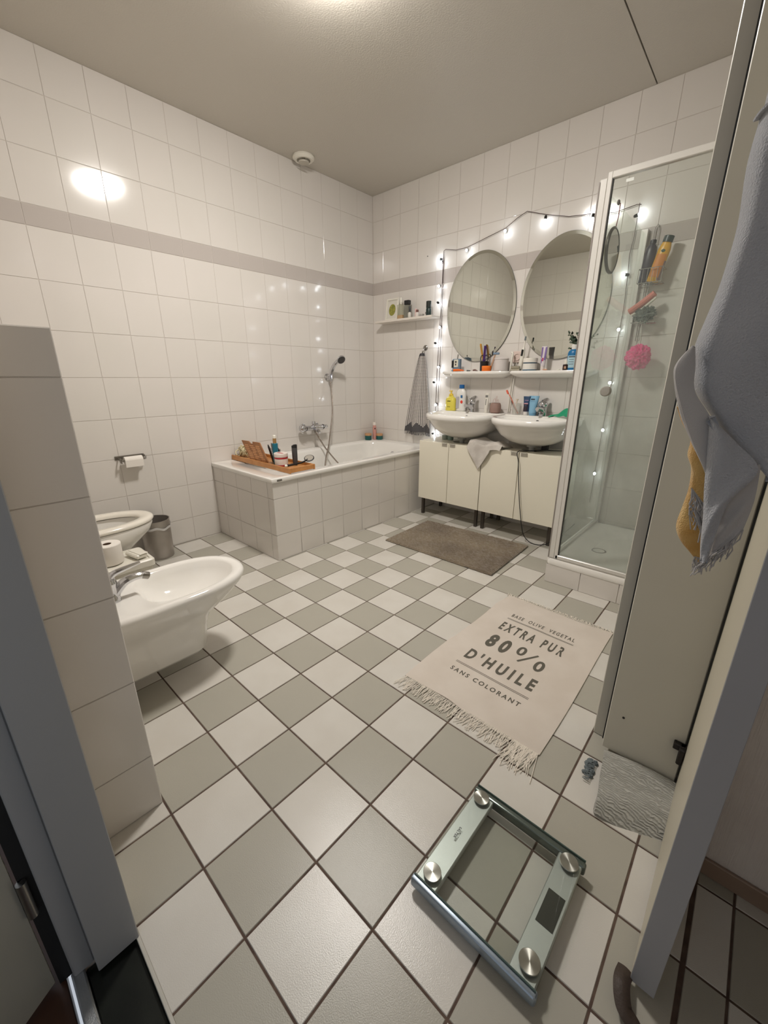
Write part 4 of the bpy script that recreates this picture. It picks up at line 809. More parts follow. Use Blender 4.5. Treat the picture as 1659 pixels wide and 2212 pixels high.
# ------------------------------------------------------------------ small wall shelf
t = tag(obj('wall_shelf', B().box(0.135, 0.79, -0.120, -0.002, 1.665, 1.683, 0.002), M('shelf_white', (222, 214, 204), 0.4)), 'small white floating shelf on the back wall near the bath corner', 'shelf')
SZ = 1.683
t = thing('picture_frame', 'small white framed print of a round green fruit on the wall shelf', 'picture', (0.285, -0.06, SZ), (math.radians(-8), 0, 0))
obj('frame', B().box(-0.072, -0.058, -0.008, 0.008, 0, 0.19, 0.001).box(0.058, 0.072, -0.008, 0.008, 0, 0.19, 0.001).box(-0.058, 0.058, -0.008, 0.008, 0, 0.016, 0.001).box(-0.058, 0.058, -0.008, 0.008, 0.174, 0.19, 0.001), WPLAST, t, local=True)
pr = obj('print', B().box(-0.058, 0.058, 0.0, 0.003, 0.016, 0.174), M('print_paper', (214, 210, 200), 0.6), t, local=True)
obj('fruit_motif', B().loft([[Vector((0.040 * math.cos(2 * PI * i / 32), -0.0006, 0.092 + 0.050 * math.sin(2 * PI * i / 32))) for i in range(32)], [Vector((0.036 * math.cos(2 * PI * i / 32), -0.0012, 0.092 + 0.046 * math.sin(2 * PI * i / 32))) for i in range(32)]], False, True), M('olive_print', (108, 116, 52), 0.6, vary=(60, (168, 160, 70))), pr, local=True)
CLG = M('clear_bottle', (196, 196, 170), 0.08, alpha=0.35); AMB = M('amber_liquid', (200, 140, 72), 0.2)
t = thing('perfume_bottle', 'square clear glass bottle with amber liquid and white spray top on the wall shelf', 'bottle', (0.405, -0.065, SZ))
obj('glass_body', B().loft([rr(0, 0, 0.034, 0.020, 0.006, 0), rr(0, 0, 0.034, 0.020, 0.006, 0.118), rr(0, 0, 0.012, 0.012, 0.006, 0.125)]), CLG, t, local=True)
obj('liquid', B().loft([rr(0, 0, 0.031, 0.017, 0.005, 0.004), rr(0, 0, 0.031, 0.017, 0.005, 0.034)]), AMB, t, local=True)
obj('spray_top', B().lathe([(0.010, 0.125), (0.010, 0.135), (0.012, 0.138), (0.012, 0.176), (0.009, 0.178)]), WPLAST, t, local=True)
t = thing('cologne_bottle', 'greyish glass bottle with black square cap on the wall shelf', 'bottle', (0.480, -0.065, SZ))
obj('glass_body', B().loft([rr(0, 0, 0.030, 0.019, 0.008, 0), rr(0, 0, 0.030, 0.019, 0.008, 0.105), rr(0, 0, 0.014, 0.012, 0.006, 0.112)]), M('grey_glass', (132, 132, 120), 0.1, alpha=0.6), t, local=True)
obj('cap', B().box(-0.027, 0.027, -0.017, 0.017, 0.112, 0.148, 0.003), BLACK, t, local=True)
bottle('dropper_bottle', 'small white-labelled dropper bottle with black pointed top on the wall shelf', 'bottle', (0.523, -0.085, SZ), 0.095, 0.016, (210, 206, 196), (22, 22, 22), cap_h=0.048, neck=0.55, sy=1.0, cap_r=0.009)
bottle('serum_bottle', 'tiny bottle with brown cap in the middle of the wall shelf', 'bottle', (0.600, -0.075, SZ), 0.060, 0.014, (222, 214, 206), (110, 70, 60), cap_h=0.02, neck=0.8, sy=1.0)
bottle('nail_polish', 'tiny pale pink bottle beside the brown-capped one on the wall shelf', 'bottle', (0.572, -0.06, SZ), 0.072, 0.009, (226, 196, 190), (214, 176, 170), cap_h=0.03, neck=0.8, sy=1.0)
jar('small_tin', 'low round grey tin with silver lid on the wall shelf', 'tin', (0.650, -0.075, SZ), 0.020, 0.022, (150, 146, 140), (176, 172, 164), 0.008)
jar('small_tin', 'small dark-lidded pot beside the dark green bottle on the wall shelf', 'tin', (0.686, -0.05, SZ), 0.014, 0.034, (206, 200, 190), (80, 60, 52), 0.010)
bottle('aftershave_bottle', 'dark green bottle with silver band at the right end of the wall shelf', 'bottle', (0.722, -0.075, SZ), 0.115, 0.024, (22, 44, 42), (26, 34, 30), cap_h=0.05, neck=0.95, sy=0.8, cap_r=0.0235)
# hook and patterned towel
t = thing('towel_hook', 'small metal hook on the back wall holding the patterned towel', 'hook', (0.648, 0, 1.43))
obj('hook_plate', B().lathe([(0.022, 0), (0.022, 0.006), (0.016, 0.010)], mat=Matrix.Rotation(PI / 2, 4, 'X'), c=(0.648, -0.001, 1.435)), STEEL, t)
obj('hook_arm', B().tube([(0.648, -0.008, 1.435), (0.646, -0.03, 1.42), (0.640, -0.036, 1.395), (0.636, -0.028, 1.385)], 0.0055, smooth=4), STEEL, t)
t = thing('patterned_towel', 'grey and white diamond-patterned towel with dark fringed border on the hook', 'towel', (0.63, -0.04, 0.66))
TP = bpy.data.materials.new('diamond_weave'); TP.use_nodes = True; nt = TP.node_tree; pb = nt.nodes['Principled BSDF']; pb.inputs['Roughness'].default_value = 0.95
N = nt.nodes.new; L = nt.links.new
uv = N('ShaderNodeAttribute'); uv.attribute_name = 'cloth_uv'; sp = N('ShaderNodeSeparateXYZ'); L(uv.outputs['Vector'], sp.inputs[0])
def mth(op, a, b=None, c=None):
    n = N('ShaderNodeMath'); n.operation = op
    for i, q in enumerate((a, b, c)):
        if q is None: continue
        if isinstance(q, (int, float)): n.inputs[i].default_value = q
        else: L(q, n.inputs[i])
    return n.outputs[0]
fx = mth('MULTIPLY', sp.outputs['X'], 190); fz = mth('MULTIPLY', sp.outputs['Y'], 240)
s1 = mth('SINE', mth('ADD', fx, fz)); s2 = mth('SINE', mth('SUBTRACT', fx, fz)); pat = mth('GREATER_THAN', mth('MULTIPLY', s1, s2), 0.0)
tri = mth('PINGPONG', sp.outputs['X'], 0.06); thr = mth('MULTIPLY_ADD', tri, 0.8, 0.045); dark = mth('LESS_THAN', sp.outputs['Y'], thr)
top = mth('GREATER_THAN', sp.outputs['Y'], 0.695)
mxa = N('ShaderNodeMix'); mxa.data_type = 'RGBA'; mxa.inputs['A'].default_value = lin((88, 82, 80)); mxa.inputs['B'].default_value = lin((226, 220, 214)); L(pat, mxa.inputs['Factor'])
mxb = N('ShaderNodeMix'); mxb.data_type = 'RGBA'; L(mth('MAXIMUM', dark, top), mxb.inputs['Factor']); L(mxa.outputs['Result'], mxb.inputs['A']); mxb.inputs['B'].default_value = lin((82, 80, 82)); L(mxb.outputs['Result'], pb.inputs['Base Color'])
uvs = []
def pf(u, v):
    w = 0.026 + (0.158 - 0.026) * (v ** 0.75); xc = 0.640 - 0.022 * v; a = (u - 0.5) * 2
    x = xc + a * w; y = -0.036 - 0.020 * v - (0.012 + 0.012 * v) * math.cos(a * 5.2 + 0.6) - 0.004 * math.sin(a * 11)
    return (x, min(y, -0.012), 1.388 - 0.70 * v)
bq = B().sheet(60, 60, pf, 0.004)
o = obj('cloth', bq, TP, t)
at = o.data.attributes.new('cloth_uv', 'FLOAT_VECTOR', 'POINT')
for i in range(len(o.data.vertices)):
    j = i % (61 * 61); u, v = (j % 61) / 60, (j // 61) / 60; at.data[i].vector = (u * 0.36, 0.72 * (1 - v), 0)
b = B(); random.seed(5)
for k in range(80):
    p = Vector(pf(k / 79, 1.0)); b.tube([p + Vector((0, 0, 0.004)), p + Vector((random.uniform(-.004, .004), 0, -0.012)), p + Vector((random.uniform(-.007, .007), 0, -0.03))], 0.0015, 4)
o = obj('fringe', b, M('dark_fringe', (80, 78, 80), 0.9), t)

# ------------------------------------------------------------------ things on the ceramic shelves (top z 1.227)
Z = 1.2275
t = thing('contact_lens_case', 'small blue and black upright kit with white card on the left ceramic shelf', 'case', (1.04, -0.085, Z))
obj('case_body', B().box(-0.036, 0.036, -0.016, 0.016, 0, 0.10, 0.004), M('slate_blue', (110, 132, 150), 0.4), t, local=True)
obj('black_panel', B().box(-0.040, -0.020, -0.0185, -0.0165, 0.03, 0.088, 0.0008), BLACK, t, local=True)
cd_ = obj('white_card', B().box(-0.018, 0.022, -0.0185, -0.0165, 0.036, 0.094, 0.0005), M('card', (222, 218, 200), 0.5), t, local=True)
obj('dark_mark', B().box(-0.006, 0.006, -0.0195, -0.0188, 0.048, 0.062).box(-0.007, 0.008, -0.0195, -0.0188, 0.068, 0.084), M('mark_dark', (70, 66, 66), 0.6), cd_, local=True)
for x in (0.004,): obj('metal_clip', B().tube([(x, 0, 0.10), (x + 0.003, 0, 0.135)], 0.004), STEEL, t, local=True)
t = thing('orange_razor', 'orange disposable razor lying flat on the left ceramic shelf', 'razor', (1.07, -0.105, Z))
obj('handle', B().tube([(-0.045, -0.005, 0.010), (0.0, 0, 0.012), (0.05, 0.006, 0.007)], [0.010, 0.009, 0.004], smooth=4), M('orange_plastic', (238, 110, 24), 0.35), t, local=True)
obj('blade_head', B().box(-0.058, -0.042, -0.018, 0.014, 0.003, 0.013, 0.002), M('razor_blue', (120, 140, 160), 0.4), t, local=True)
tag(obj('small_brush', B().tube([(1.145, -0.095, Z + 0.006), (1.175, -0.09, Z + 0.006)], [0.006, 0.004]), M('tool_dk', (66, 72, 72), 0.5)), 'small grey-green brush piece lying on the left ceramic shelf', 'brush')
tag(obj('hair_clip', B().tube([(1.205, -0.10, Z + 0.008), (1.222, -0.097, Z + 0.010), (1.245, -0.095, Z + 0.004)], [0.006, 0.008, 0.003]), M('brown_clip', (104, 72, 62), 0.4)), 'small brown hair clip lying left of the black cup on the ceramic shelf', 'hair clip')
tag(obj('black_cup', B().lathe([(0.033, 0), (0.036, 0.075), (0.033, 0.075), (0.030, 0.004), (0.001, 0.004)], c=(1.285, -0.065, Z), cap1=False), M('cup_black', (20, 18, 20), 0.3)), 'black cup holding combs and scissors on the left ceramic shelf', 'cup')
def comb(name, label, cat, base, topp, w, color):
    base, topp = Vector(base), Vector(topp); d = (topp - base); h = d.length; q = d.to_track_quat('Z', 'Y').to_matrix().to_4x4()
    b = B().box(-w, w * 0.2, -0.003, 0.003, 0, h, 0.002)
    for k in range(22): b.box(w * 0.2, w, -0.0012, 0.0012, h * 0.35 + k * h * 0.028, h * 0.35 + k * h * 0.028 + 0.0016)
    b.xf(Matrix.Translation(base) @ q); return tag(obj(name, b, M('cmb_%d_%d_%d' % color, color, 0.4)), label, cat)
comb('yellow_comb', 'yellow comb leaning left out of the black cup', 'comb', (1.288, -0.065, Z + 0.012), (1.240, -0.07, 1.436), 0.020, (236, 168, 26))
comb('purple_comb', 'dark purple comb standing in the middle of the black cup', 'comb', (1.290, -0.078, Z + 0.012), (1.302, -0.088, 1.418), 0.016, (72, 44, 110))
t = thing('scissors', 'black-handled scissors standing in the black cup', 'scissors', (1.285, -0.08, Z))
for s_ in (-1, 1): obj('scissor_handle', B().tube([(1.287 + s_ * 0.018 + 0.015 * math.cos(a), -0.075, 1.325 + 0.024 * math.sin(a)) for a in [k * PI / 8 for k in range(17)]], 0.0035, 6), BLACK, t)
obj('blades', B().box(1.282, 1.292, -0.077, -0.073, Z + 0.012, 1.31, 0.001), STEEL, t)
jar('orange_tin', 'low orange round tin in front of the black cup on the left ceramic shelf', 'tin', (1.325, -0.098, Z), 0.036, 0.040, (240, 118, 30), (244, 128, 40), 0.018)
t = thing('razor', 'clear-handled safety razor leaning between orange tin and lidded white jar', 'razor', (1.36, -0.08, Z))
obj('handle', B().tube([(1.338, -0.062, Z + 0.006), (1.372, -0.058, 1.355)], [0.009, 0.006]), M('clear_orange', (206, 170, 140), 0.2, alpha=0.7), t)
obj('blade_head', B().box(1.355, 1.405, -0.068, -0.050, 1.350, 1.366, 0.003), M('razor_blue'), t)
t = thing('lidded_cotton_jar', 'white ceramic jar with lid on the left ceramic shelf', 'jar', (1.435, -0.072, Z))
obj('jar_body', B().lathe([(0.050, 0), (0.054, 0.006), (0.055, 0.078), (0.052, 0.084)]), M('jar_offwhite', (210, 202, 198), 0.3), t, local=True)
obj('lid', B().lathe([(0.056, 0.084), (0.056, 0.092), (0.045, 0.100), (0.002, 0.104)]), M('jar_offwhite'), t, local=True)
# outlet cover and things on the right shelf
t = thing('wall_socket', 'pale pink wall socket between the two oval mirrors with two white cords hanging down', 'wall socket', (1.535, 0, 1.33))
obj('cover_plate', B().box(1.497, 1.573, -0.016, -0.001, 1.288, 1.372, 0.006), M('pale_pink_plastic', (216, 196, 186), 0.4), t)
obj('plug_ring', B().lathe([(0.026, 0.016), (0.026, 0.022), (0.021, 0.022), (0.020, 0.017)], mat=Matrix.Rotation(PI / 2, 4, 'X'), c=(1.535, 0, 1.33)), M('pale_pink_plastic'), t)
obj('cord', B().tube([(1.515, -0.008, 1.287), (1.507, -0.008, 1.18), (1.500, -0.008, 1.05), (1.497, -0.008, 0.93), (1.497, -0.010, 0.92)], 0.0035, 8, smooth=4), WPLAST, t)
obj('cord', B().tube([(1.530, -0.008, 1.289), (1.524, -0.008, 1.18), (1.516, -0.008, 1.05), (1.511, -0.008, 0.93), (1.511, -0.010, 0.92)], 0.0035, 8, smooth=4), WPLAST, t)
b = B().tube([(1.510, -0.060, Z + 0.001), (1.512, -0.06, 1.29), (1.518, -0.058, 1.35), (1.508, -0.058, 1.362)], 0.008, smooth=4)
tag(obj('white_curved_holder', b, WPLAST), 'slim white curved stand between the two ceramic shelves', 'holder')
tag(obj('beard_trimmer_bar', B().box(1.528, 1.606, -0.108, -0.082, Z, Z + 0.018, 0.003).box(1.532, 1.602, -0.106, -0.084, Z + 0.018, Z + 0.036, 0.004), M('polished_silver', (206, 204, 190), 0.15, 1.0)), 'shiny silver shaving blade box on the right ceramic shelf', 'box')
def ebrush(x, y, top, lean, label, dark):
    t = thing('electric_toothbrush', label, 'toothbrush', (x, y, Z), (0, lean, 0))
    h = top - Z
    obj('handle', B().lathe([(0.014, 0), (0.0155, 0.01), (0.0155, 0.12), (0.009, 0.16), (0.006, 0.165)]), WPLAST, t, local=True)
    hd = obj('brush_neck', B().lathe([(0.005, 0.165), (0.0035, h - 0.02), (0.003, h - 0.002)]), WPLAST, t, local=True)
    obj('bristles', B().box(-0.005, 0.006, -0.012, -0.002, h - 0.028, h, 0.002), M('bristle_grey', (120, 128, 130), 0.8), hd, local=True)
    if dark: obj('dark_grip', B().box(-0.007, 0.007, -0.0175, -0.0145, 0.105, 0.150, 0.003), BLACK, t, local=True)
ebrush(1.592, -0.075, 1.468, math.radians(6), 'white electric toothbrush with black button on the right ceramic shelf', True)
jar('blue_banded_jar', 'white round jar with two blue bands on the right ceramic shelf', 'jar', (1.672, -0.082, Z), 0.050, 0.088, (226, 222, 214), (232, 226, 216), 0.030, band=[(0.0, 0.008, (30, 84, 110)), (0.050, 0.057, (20, 60, 84))])
def tube_(name, label, x, y, h, r, color, capc, cap_h, z0=Z, marks=None, wtop=1.25, group=None):
    t = thing(name, label, 'tube', (x, y, z0), group=group)
    rings = [[Vector((r * math.cos(a), r * math.sin(a), cap_h)) for a in [k * PI / 12 for k in range(24)]], [Vector((r * 1.02 * math.cos(a), r * 0.85 * math.sin(a), cap_h + (h - cap_h) * 0.4)) for a in [k * PI / 12 for k in range(24)]], [Vector((r * wtop * math.cos(a), 0.002 * math.sin(a), h)) for a in [k * PI / 12 for k in range(24)]]]
    obj('tube_body', B().loft(rings), M('tb_%d_%d_%d' % color, color, 0.35), t, local=True)
    obj('cap', B().lathe([(r * 0.86, 0), (r * 0.9, 0.002), (r * 0.9, cap_h)]), M('tc_%d_%d_%d' % capc, capc, 0.35), t, local=True)
    for (u0, u1, v0, v1, c) in (marks or []):
        def mk(u, v, u0=u0, u1=u1, v0=v0, v1=v1):
            vv = v0 + (v1 - v0) * v; hh = cap_h + (h - cap_h) * vv
            ry = r * (1 - 0.15 * vv / 0.4) if vv < 0.4 else r * 0.85 + (0.002 - r * 0.85) * (vv - 0.4) / 0.6
            rx = r * (1 + 0.02 * vv / 0.4) if vv < 0.4 else r * (1.02 + (wtop - 1.02) * (vv - 0.4) / 0.6)
            a = PI * (1.5 + (u0 + (u1 - u0) * u)); return (rx * math.cos(a) * 1.01, ry * math.sin(a) - 0.0008, hh)
        obj('print_mark', B().sheet(6, 2, mk), M('mk_%d_%d_%d' % c, c, 0.5), t, local=True)
    return t
tube_('purple_tube', 'purple and white tube standing on its cap on the right ceramic shelf', 1.768, -0.08, 0.165, 0.017, (212, 204, 206), (226, 216, 210), 0.03, marks=[(-0.40, -0.12, 0.15, 0.95, (122, 96, 158)), (0.12, 0.38, 0.3, 0.95, (132, 108, 166)), (-0.12, 0.10, 0.25, 0.42, (176, 70, 96))])
tag(obj('soap_piece', B().ball((1.800, -0.115, Z + 0.006), 0.006, sc=(3, 1, 0.9)), M('soap_tan', (206, 160, 130), 0.5)), 'small tan soap piece lying right of the purple tube on the shelf', 'soap')
tag(obj('white_clip', B().ball((1.895, -0.11, Z + 0.005), 0.005, sc=(2.4, 1, 0.9)), WPLAST), 'tiny white clip lying left of the small brown bottle', 'clip')
t = thing('small_brown_bottle', 'tiny dark bottle with white cap in front of the blue bottle', 'bottle', (1.940, -0.105, Z))
obj('bottle_body', B().lathe([(0.019, 0), (0.020, 0.003), (0.020, 0.036), (0.012, 0.040)]), M('dark_brown_glass', (52, 34, 32), 0.25), t, local=True)
obj('cap', B().lathe([(0.013, 0.040), (0.013, 0.062), (0.011, 0.064)]), WPLAST, t, local=True)
obj('paper_label', B().box(-0.004, 0.010, -0.0215, -0.0195, 0.010, 0.026), M('tan_label', (176, 140, 116), 0.6), t, local=True)
bottle('blue_bottle', 'blue bottle with white cap and white label at the right end of the ceramic shelf', 'bottle', (1.976, -0.092, Z), 0.165, 0.036, (8, 104, 156), (228, 226, 220), cap_h=0.030, neck=0.55, sy=0.7, label_c=(170, 200, 210), bars=4, cap_r=0.016)
t = thing('potted_sprig', 'small green leafy sprig in a white pot behind the blue bottle', 'plant', (1.985, -0.035, Z))
obj('pot', B().lathe([(0.022, 0), (0.027, 0.12), (0.024, 0.12), (0.020, 0.02), (0.001, 0.02)], c=(1.992, -0.036, Z), cap1=False), WPLAST, t)
b = B(); bs = B(); random.seed(11)
for k in range(9):
    a = random.uniform(PI * 0.55, PI * 1.5) if k < 6 else random.uniform(0, 2 * PI); l = random.uniform(0.05, 0.12)
    p0 = Vector((1.992, -0.036, Z + 0.11)); p2 = p0 + Vector((math.cos(a) * l * 0.9, math.sin(a) * l * 0.25 - 0.01, random.uniform(0.03, 0.14))); p1 = (p0 + p2) / 2 + Vector((0, 0, 0.02))
    bs.tube([p0, p1, p2], 0.0012, 4, smooth=3)
    for q in range(7):
        f = 0.35 + 0.65 * q / 6; c = p0.lerp(p1, f * 2) if f < 0.5 else p1.lerp(p2, f * 2 - 1)
        dv = Vector((random.uniform(-1, 1), random.uniform(-0.5, 0.3), random.uniform(-0.4, 0.8))).normalized(); sd = dv.cross(Vector((0.2, 1, 0.1))).normalized(); L_ = random.uniform(0.016, 0.026)
        b.add([c, c + dv * L_ * 0.5 + sd * L_ * 0.33, c + dv * L_, c + dv * L_ * 0.5 - sd * L_ * 0.33, c + dv * L_ * 0.5 + Vector((0, -0.003, 0))], [(0, 1, 4), (1, 2, 4), (2, 3, 4), (3, 0, 4)])
o = obj('leaves', b, M('leaf_green', (64, 82, 62), 0.5, vary=(40, (44, 60, 46))), t, ang=180); obj('stems', bs, M('stem_green', (92, 96, 66), 0.6), t)

# ------------------------------------------------------------------ things on the washbasins (deck z 0.907)
Z2 = 0.9075
t = thing('yellow_pump_bottle', 'yellow pump bottle on the rim of the left washbasin', 'bottle', (0.993, -0.075, Z2))
obj('bottle_body', B().lathe([(0.047, 0), (0.050, 0.004), (0.050, 0.088), (0.043, 0.104), (0.024, 0.116), (0.021, 0.125)], sy=0.6), M('yellow_plastic', (222, 208, 84), 0.35), t, local=True)
obj('pump', B().lathe([(0.019, 0.125), (0.017, 0.138), (0.007, 0.142), (0.006, 0.158)], seg=16).box(-0.02, 0.012, -0.006, 0.006, 0.158, 0.167, 0.002), M('yellow_pump', (228, 196, 70), 0.35), t, local=True)
obj('printed_word', B().box(-0.018, 0.014, -0.0312, -0.0275, 0.076, 0.083).box(-0.016, 0.012, -0.0312, -0.0275, 0.030, 0.033), M('print_olive', (86, 82, 40), 0.6), t, local=True)
t = bottle('white_blue_cap_bottle', 'tall white bottle with blue cap next to the yellow pump bottle', 'bottle', (1.083, -0.055, Z2), 0.215, 0.046, (226, 224, 218), (10, 88, 150), cap_h=0.030, neck=0.46, sy=0.55, shoulder=0.74, cap_r=0.023)
obj('grey_label', B().box(-0.034, -0.004, -0.0275, -0.0225, 0.02, 0.118), M('label_grey', (176, 172, 176), 0.5), t, local=True)
obj('blue_patch', B().box(0.008, 0.024, -0.0265, -0.0200, 0.108, 0.130), M('label_blue', (30, 96, 150), 0.5), t, local=True)
obj('red_spot', B().ball((0.016, -0.022, 0.075), 0.013, sc=(1, 0.35, 1.1)), M('label_red', (214, 60, 44), 0.5), t, local=True)
tube_('slim_white_tube', 'slim white tube with dark print standing on the left washbasin rim', 1.343, -0.085, 0.155, 0.016, (218, 214, 204), (222, 218, 208), 0.028, z0=Z2, marks=[(-0.2, 0.2, 0.72, 0.86, (110, 108, 104)), (-0.06, 0.03, 0.25, 0.62, (60, 60, 70))])
t = thing('mauve_pot', 'round mauve brown ceramic pot with glasses-shaped wire on the washbasin rim', 'pot', (1.422, -0.082, Z2))
obj('pot_body', B().lathe([(0.030, 0), (0.040, 0.006), (0.044, 0.03), (0.043, 0.060), (0.036, 0.078), (0.030, 0.080), (0.030, 0.074), (0.001, 0.072)]), M('mauve_ceramic', (146, 118, 108), 0.6, bump=(150, 0.3)), t, local=True)
obj('wire_loops', B().tube([(-0.022, 0, 0.074), (-0.024, 0, 0.10), (-0.010, 0, 0.112), (-0.004, 0, 0.085), (0.0, 0, 0.125), (0.008, 0, 0.128), (0.006, 0, 0.085), (0.016, 0, 0.108), (0.024, 0, 0.095), (0.022, 0, 0.074)], 0.0022, 6, smooth=4), M('pale_wire', (206, 186, 180), 0.3), t, local=True)
tag(obj('tumbler', B().lathe([(0.030, 0), (0.034, 0.085), (0.032, 0.085), (0.028, 0.004), (0.001, 0.004)], c=(1.600, -0.078, Z2), cap1=False), M('clear_glassware', (206, 206, 198), 0.06, alpha=0.28)), 'clear tumbler holding a toothbrush on the right washbasin rim', 'glass')
t = thing('orange_toothbrush', 'orange toothbrush leaning left out of the clear tumbler', 'toothbrush', (1.60, -0.08, Z2))
obj('handle', B().tube([(1.618, -0.088, Z2 + 0.008), (1.583, -0.090, 0.97), (1.555, -0.088, 1.02), (1.525, -0.085, 1.062)], [0.006, 0.006, 0.004, 0.003], smooth=4), M('brush_orange', (206, 112, 84), 0.4), t)
obj('dark_grip', B().tube([(1.612, -0.0935, Z2 + 0.02), (1.583, -0.0955, 0.965), (1.56, -0.0925, 1.008)], 0.0032, smooth=3), M('grip_brown', (96, 54, 44), 0.5), t)
obj('bristles', B().box(-0.006, 0.006, -0.010, 0.002, -0.002, 0.030, 0.002, mat=Matrix.Translation((1.524, -0.085, 1.060)) @ Matrix.Rotation(math.radians(-28), 4, 'Y')), M('bristle_red', (222, 100, 76), 0.7), t)
b = B().tube([(1.588, -0.07, Z2 + 0.006), (1.590, -0.065, 1.0), (1.592, -0.062, 1.022)], [0.004, 0.004, 0.010])
tag(obj('small_white_brush', b, M('cream_bristle', (214, 200, 180), 0.6)), 'small cream brush standing upright in the clear tumbler', 'brush')
tube_('dark_blue_tube', 'dark blue tube with white cap standing left of the light blue tube', 1.680, -0.085, 0.137, 0.021, (38, 66, 100), (222, 216, 210), 0.026, z0=Z2, marks=[(-0.28, 0.28, 0.02, 0.50, (44, 30, 44)), (-0.22, 0.22, 0.50, 0.56, (206, 150, 160)), (-0.2, 0.2, 0.72, 0.76, (150, 120, 150))], wtop=1.4)
t = tube_('light_blue_tube', 'large light blue tube standing beside the right washbasin tap', 1.732, -0.082, 0.142, 0.029, (126, 172, 200), (110, 160, 192), 0.016, z0=Z2, marks=[(-0.18, 0.10, 0.76, 0.84, (40, 56, 70)), (-0.2, 0.16, 0.66, 0.69, (96, 140, 170))], wtop=1.35)
tag(obj('green_cloth', B().sheet(30, 20, lambda u, v: (1.872 + 0.165 * u, -0.055 - 0.085 * v + 0.01 * math.sin(6 * u), Z2 + 0.004 + (0.060 * math.sin(PI * min(1, u * 1.05) * 0.62) ** 2) * (1 - 0.6 * v) * (0.6 + 0.4 * math.sin(4 * v + 1)) + 0.004 * math.sin(14 * u + 5 * v)), 0.004), M('green_plastic_cloth', (24, 150, 108), 0.45, bump=(60, 0.5, 0.004))), 'bright green crumpled cleaning cloth on the right washbasin rim', 'cloth')
# washcloth draped over the cabinets, glass jars underneath the basin
def wf(u, v):
    x = 1.375 + 0.28 * u - 0.02 * v; s_ = v
    if s_ < 0.5: y = -0.20 - 0.150 * (s_ / 0.5); z = 0.690 + 0.018 * math.sin(u * 9 + 1) + 0.02 * (1 - s_ * 2) * math.sin(u * 5)
    else:
        q = (s_ - 0.5) / 0.5; drop = 0.19 * (1 - abs(u - 0.38) * 2.2) if abs(u - 0.38) < 0.34 else 0.035
        y = -0.362 - 0.012 * q - 0.006 * math.sin(u * 12); z = 0.685 - q * max(drop, 0.03) + 0.008 * math.sin(u * 9)
        x += 0.0
    return (x, y, z + 0.006)
tag(obj('washcloth', B().sheet(44, 44, wf, 0.004), M('grey_white_cloth', (206, 200, 192), 0.95, bump=(350, 0.7, 0.002), vary=(12, (186, 178, 170)))), 'crumpled white washcloth draped over the front edge between both cabinets', 'washcloth')
for k, (x, lab, c) in enumerate(((1.005, 'small frosted glass jar under the left washbasin on the cabinet top, left one', (150, 160, 150)), (1.062, 'low greenish glass jar under the left washbasin next to the frosted one', (130, 150, 140)))):
    tag(obj('glass_jar', B().lathe([(0.024, 0), (0.026, 0.004), (0.026, 0.034), (0.022, 0.038)], c=(x, -0.16, 0.6655)), M('jarglass_%d' % k, c, 0.15)), lab, 'jar', 'glass jars on the cabinet top')
t = thing('power_adapter', 'black power adapter beside the right basin drain, its cord hanging over the cabinet doors', 'adapter', (1.88, -0.17, 0.6655))
obj('adapter_body', B().box(1.86, 1.90, -0.165, -0.115, 0.6655, 0.705, 0.004), BLACK, t)
obj('cord', B().tube([(2.06, -0.12, 0.675), (1.95, -0.15, 0.672), (1.885, -0.21, 0.675), (1.80, -0.30, 0.670), (1.776, -0.350, 0.674), (1.774, -0.376, 0.655), (1.790, -0.378, 0.60), (1.808, -0.378, 0.45), (1.835, -0.378, 0.28), (1.862, -0.375, 0.14), (1.885, -0.37, 0.06), (1.93, -0.36, 0.012), (2.0, -0.36, 0.006), (2.06, -0.35, 0.03), (2.105, -0.33, 0.08), (2.13, -0.20, 0.10), (2.14, -0.05, 0.12)], 0.0032, 8, smooth=6), BLACK, t)

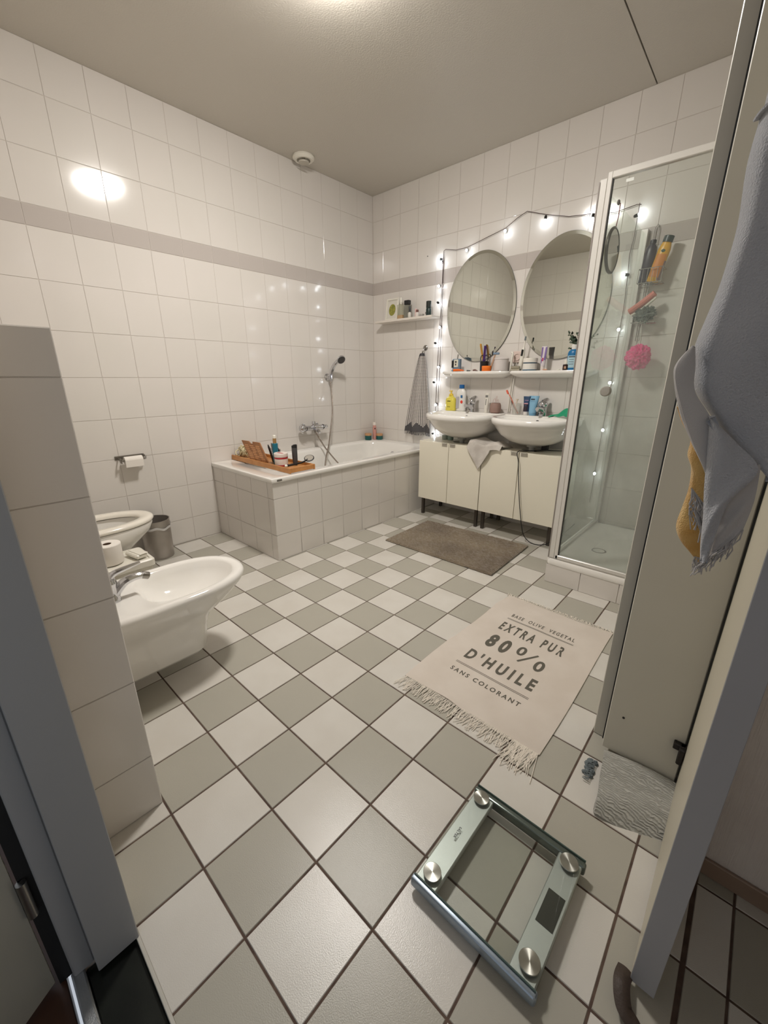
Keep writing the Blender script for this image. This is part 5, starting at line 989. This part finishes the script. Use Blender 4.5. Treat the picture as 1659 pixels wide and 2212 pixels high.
# ------------------------------------------------------------------ string of lights
t = thing('string_lights', 'dark-wired string of small clear lit bulbs around the mirrors on the back wall', 'string lights', (1.5, 0, 1.4))
CW = M('dark_wire', (66, 44, 40), 0.6)
yy = -0.012
segs = [[(0.845, 0.42), (0.842, 0.56), (0.815, 0.62), (0.790, 0.72), (0.788, 1.14), (0.795, 1.46), (0.806, 1.78), (0.808, 2.00), (0.812, 2.165), (0.83, 2.172), (0.93, 2.150), (1.035, 2.150), (1.20, 2.185), (1.35, 2.215), (1.44, 2.262), (1.505, 2.285), (1.57, 2.262), (1.646, 2.235), (1.80, 2.190), (1.958, 2.172), (2.08, 2.150), (2.20, 2.165), (2.225, 2.16)],
        [(0.855, 0.42), (0.852, 0.56), (0.828, 0.64), (0.812, 0.95), (0.816, 1.27), (0.818, 1.60), (0.815, 1.92), (0.812, 2.16)],
        [(2.215, 2.17), (2.214, 2.0), (2.205, 1.9), (2.214, 1.79), (2.222, 1.6), (2.216, 1.30), (2.222, 1.15), (2.216, 0.84), (2.212, 0.52), (2.21, 0.30)]]
b = B()
for s_ in segs: b.tube([(x, yy, z) for x, z in s_], 0.0021, 6)
obj('cable', b, CW, t)
BG = M('lit_bulb', (240, 246, 255), 0.2, emit=(BULB_C, BULB_E)); SOC = M('bulb_socket', (26, 24, 24), 0.5)
def bulb(x, z, kind):
    # kind: 0 faces the camera side, 1 faces the wall (socket in front), 2 hangs down, 3 points right
    d = {0: Vector((0.25, -0.9, -0.3)), 1: Vector((0.0, 0.98, -0.15)), 2: Vector((0, -0.25, -1)), 3: Vector((1, -0.2, 0.15)), 4: Vector((-0.9, -0.5, 0.1))}[kind].normalized()
    c = Vector((x, -0.022 if kind != 1 else -0.052, z)); so = obj('bulb', B().ball(c + d * 0.016, 0.0085, nu=16, nv=10, sc=(1, 1, 1.15)), BG, t)
    obj('socket', B().tube([c - d * 0.016, c - d * 0.006, c + d * 0.009], [0.007, 0.0095, 0.0085], 12), SOC, so)
for x, z, k in [(0.790, 2.106, 4), (0.800, 2.085, 0), (1.039, 2.128, 0), (1.356, 2.195, 0), (1.646, 2.212, 2), (1.958, 2.155, 2), (0.787, 1.912, 0), (0.804, 1.778, 1), (0.812, 1.594, 0), (0.791, 1.463, 1), (0.815, 1.272, 0), (0.791, 1.139, 1), (0.800, 0.950, 0), (0.80, 0.686, 1), (2.212, 2.105, 3), (2.208, 1.79, 4), (2.215, 1.478, 0), (2.215, 1.151, 0), (2.220, 0.837, 0), (2.213, 0.527, 0)]:
    bulb(x, z, k)
t = tag(obj('wall_screw', B().ball((0.640, -0.001, 2.157), 0.004, sc=(1, 0.6, 1)), BLACK), 'tiny dark screw in the white tiles above the wall shelf', 'screw')
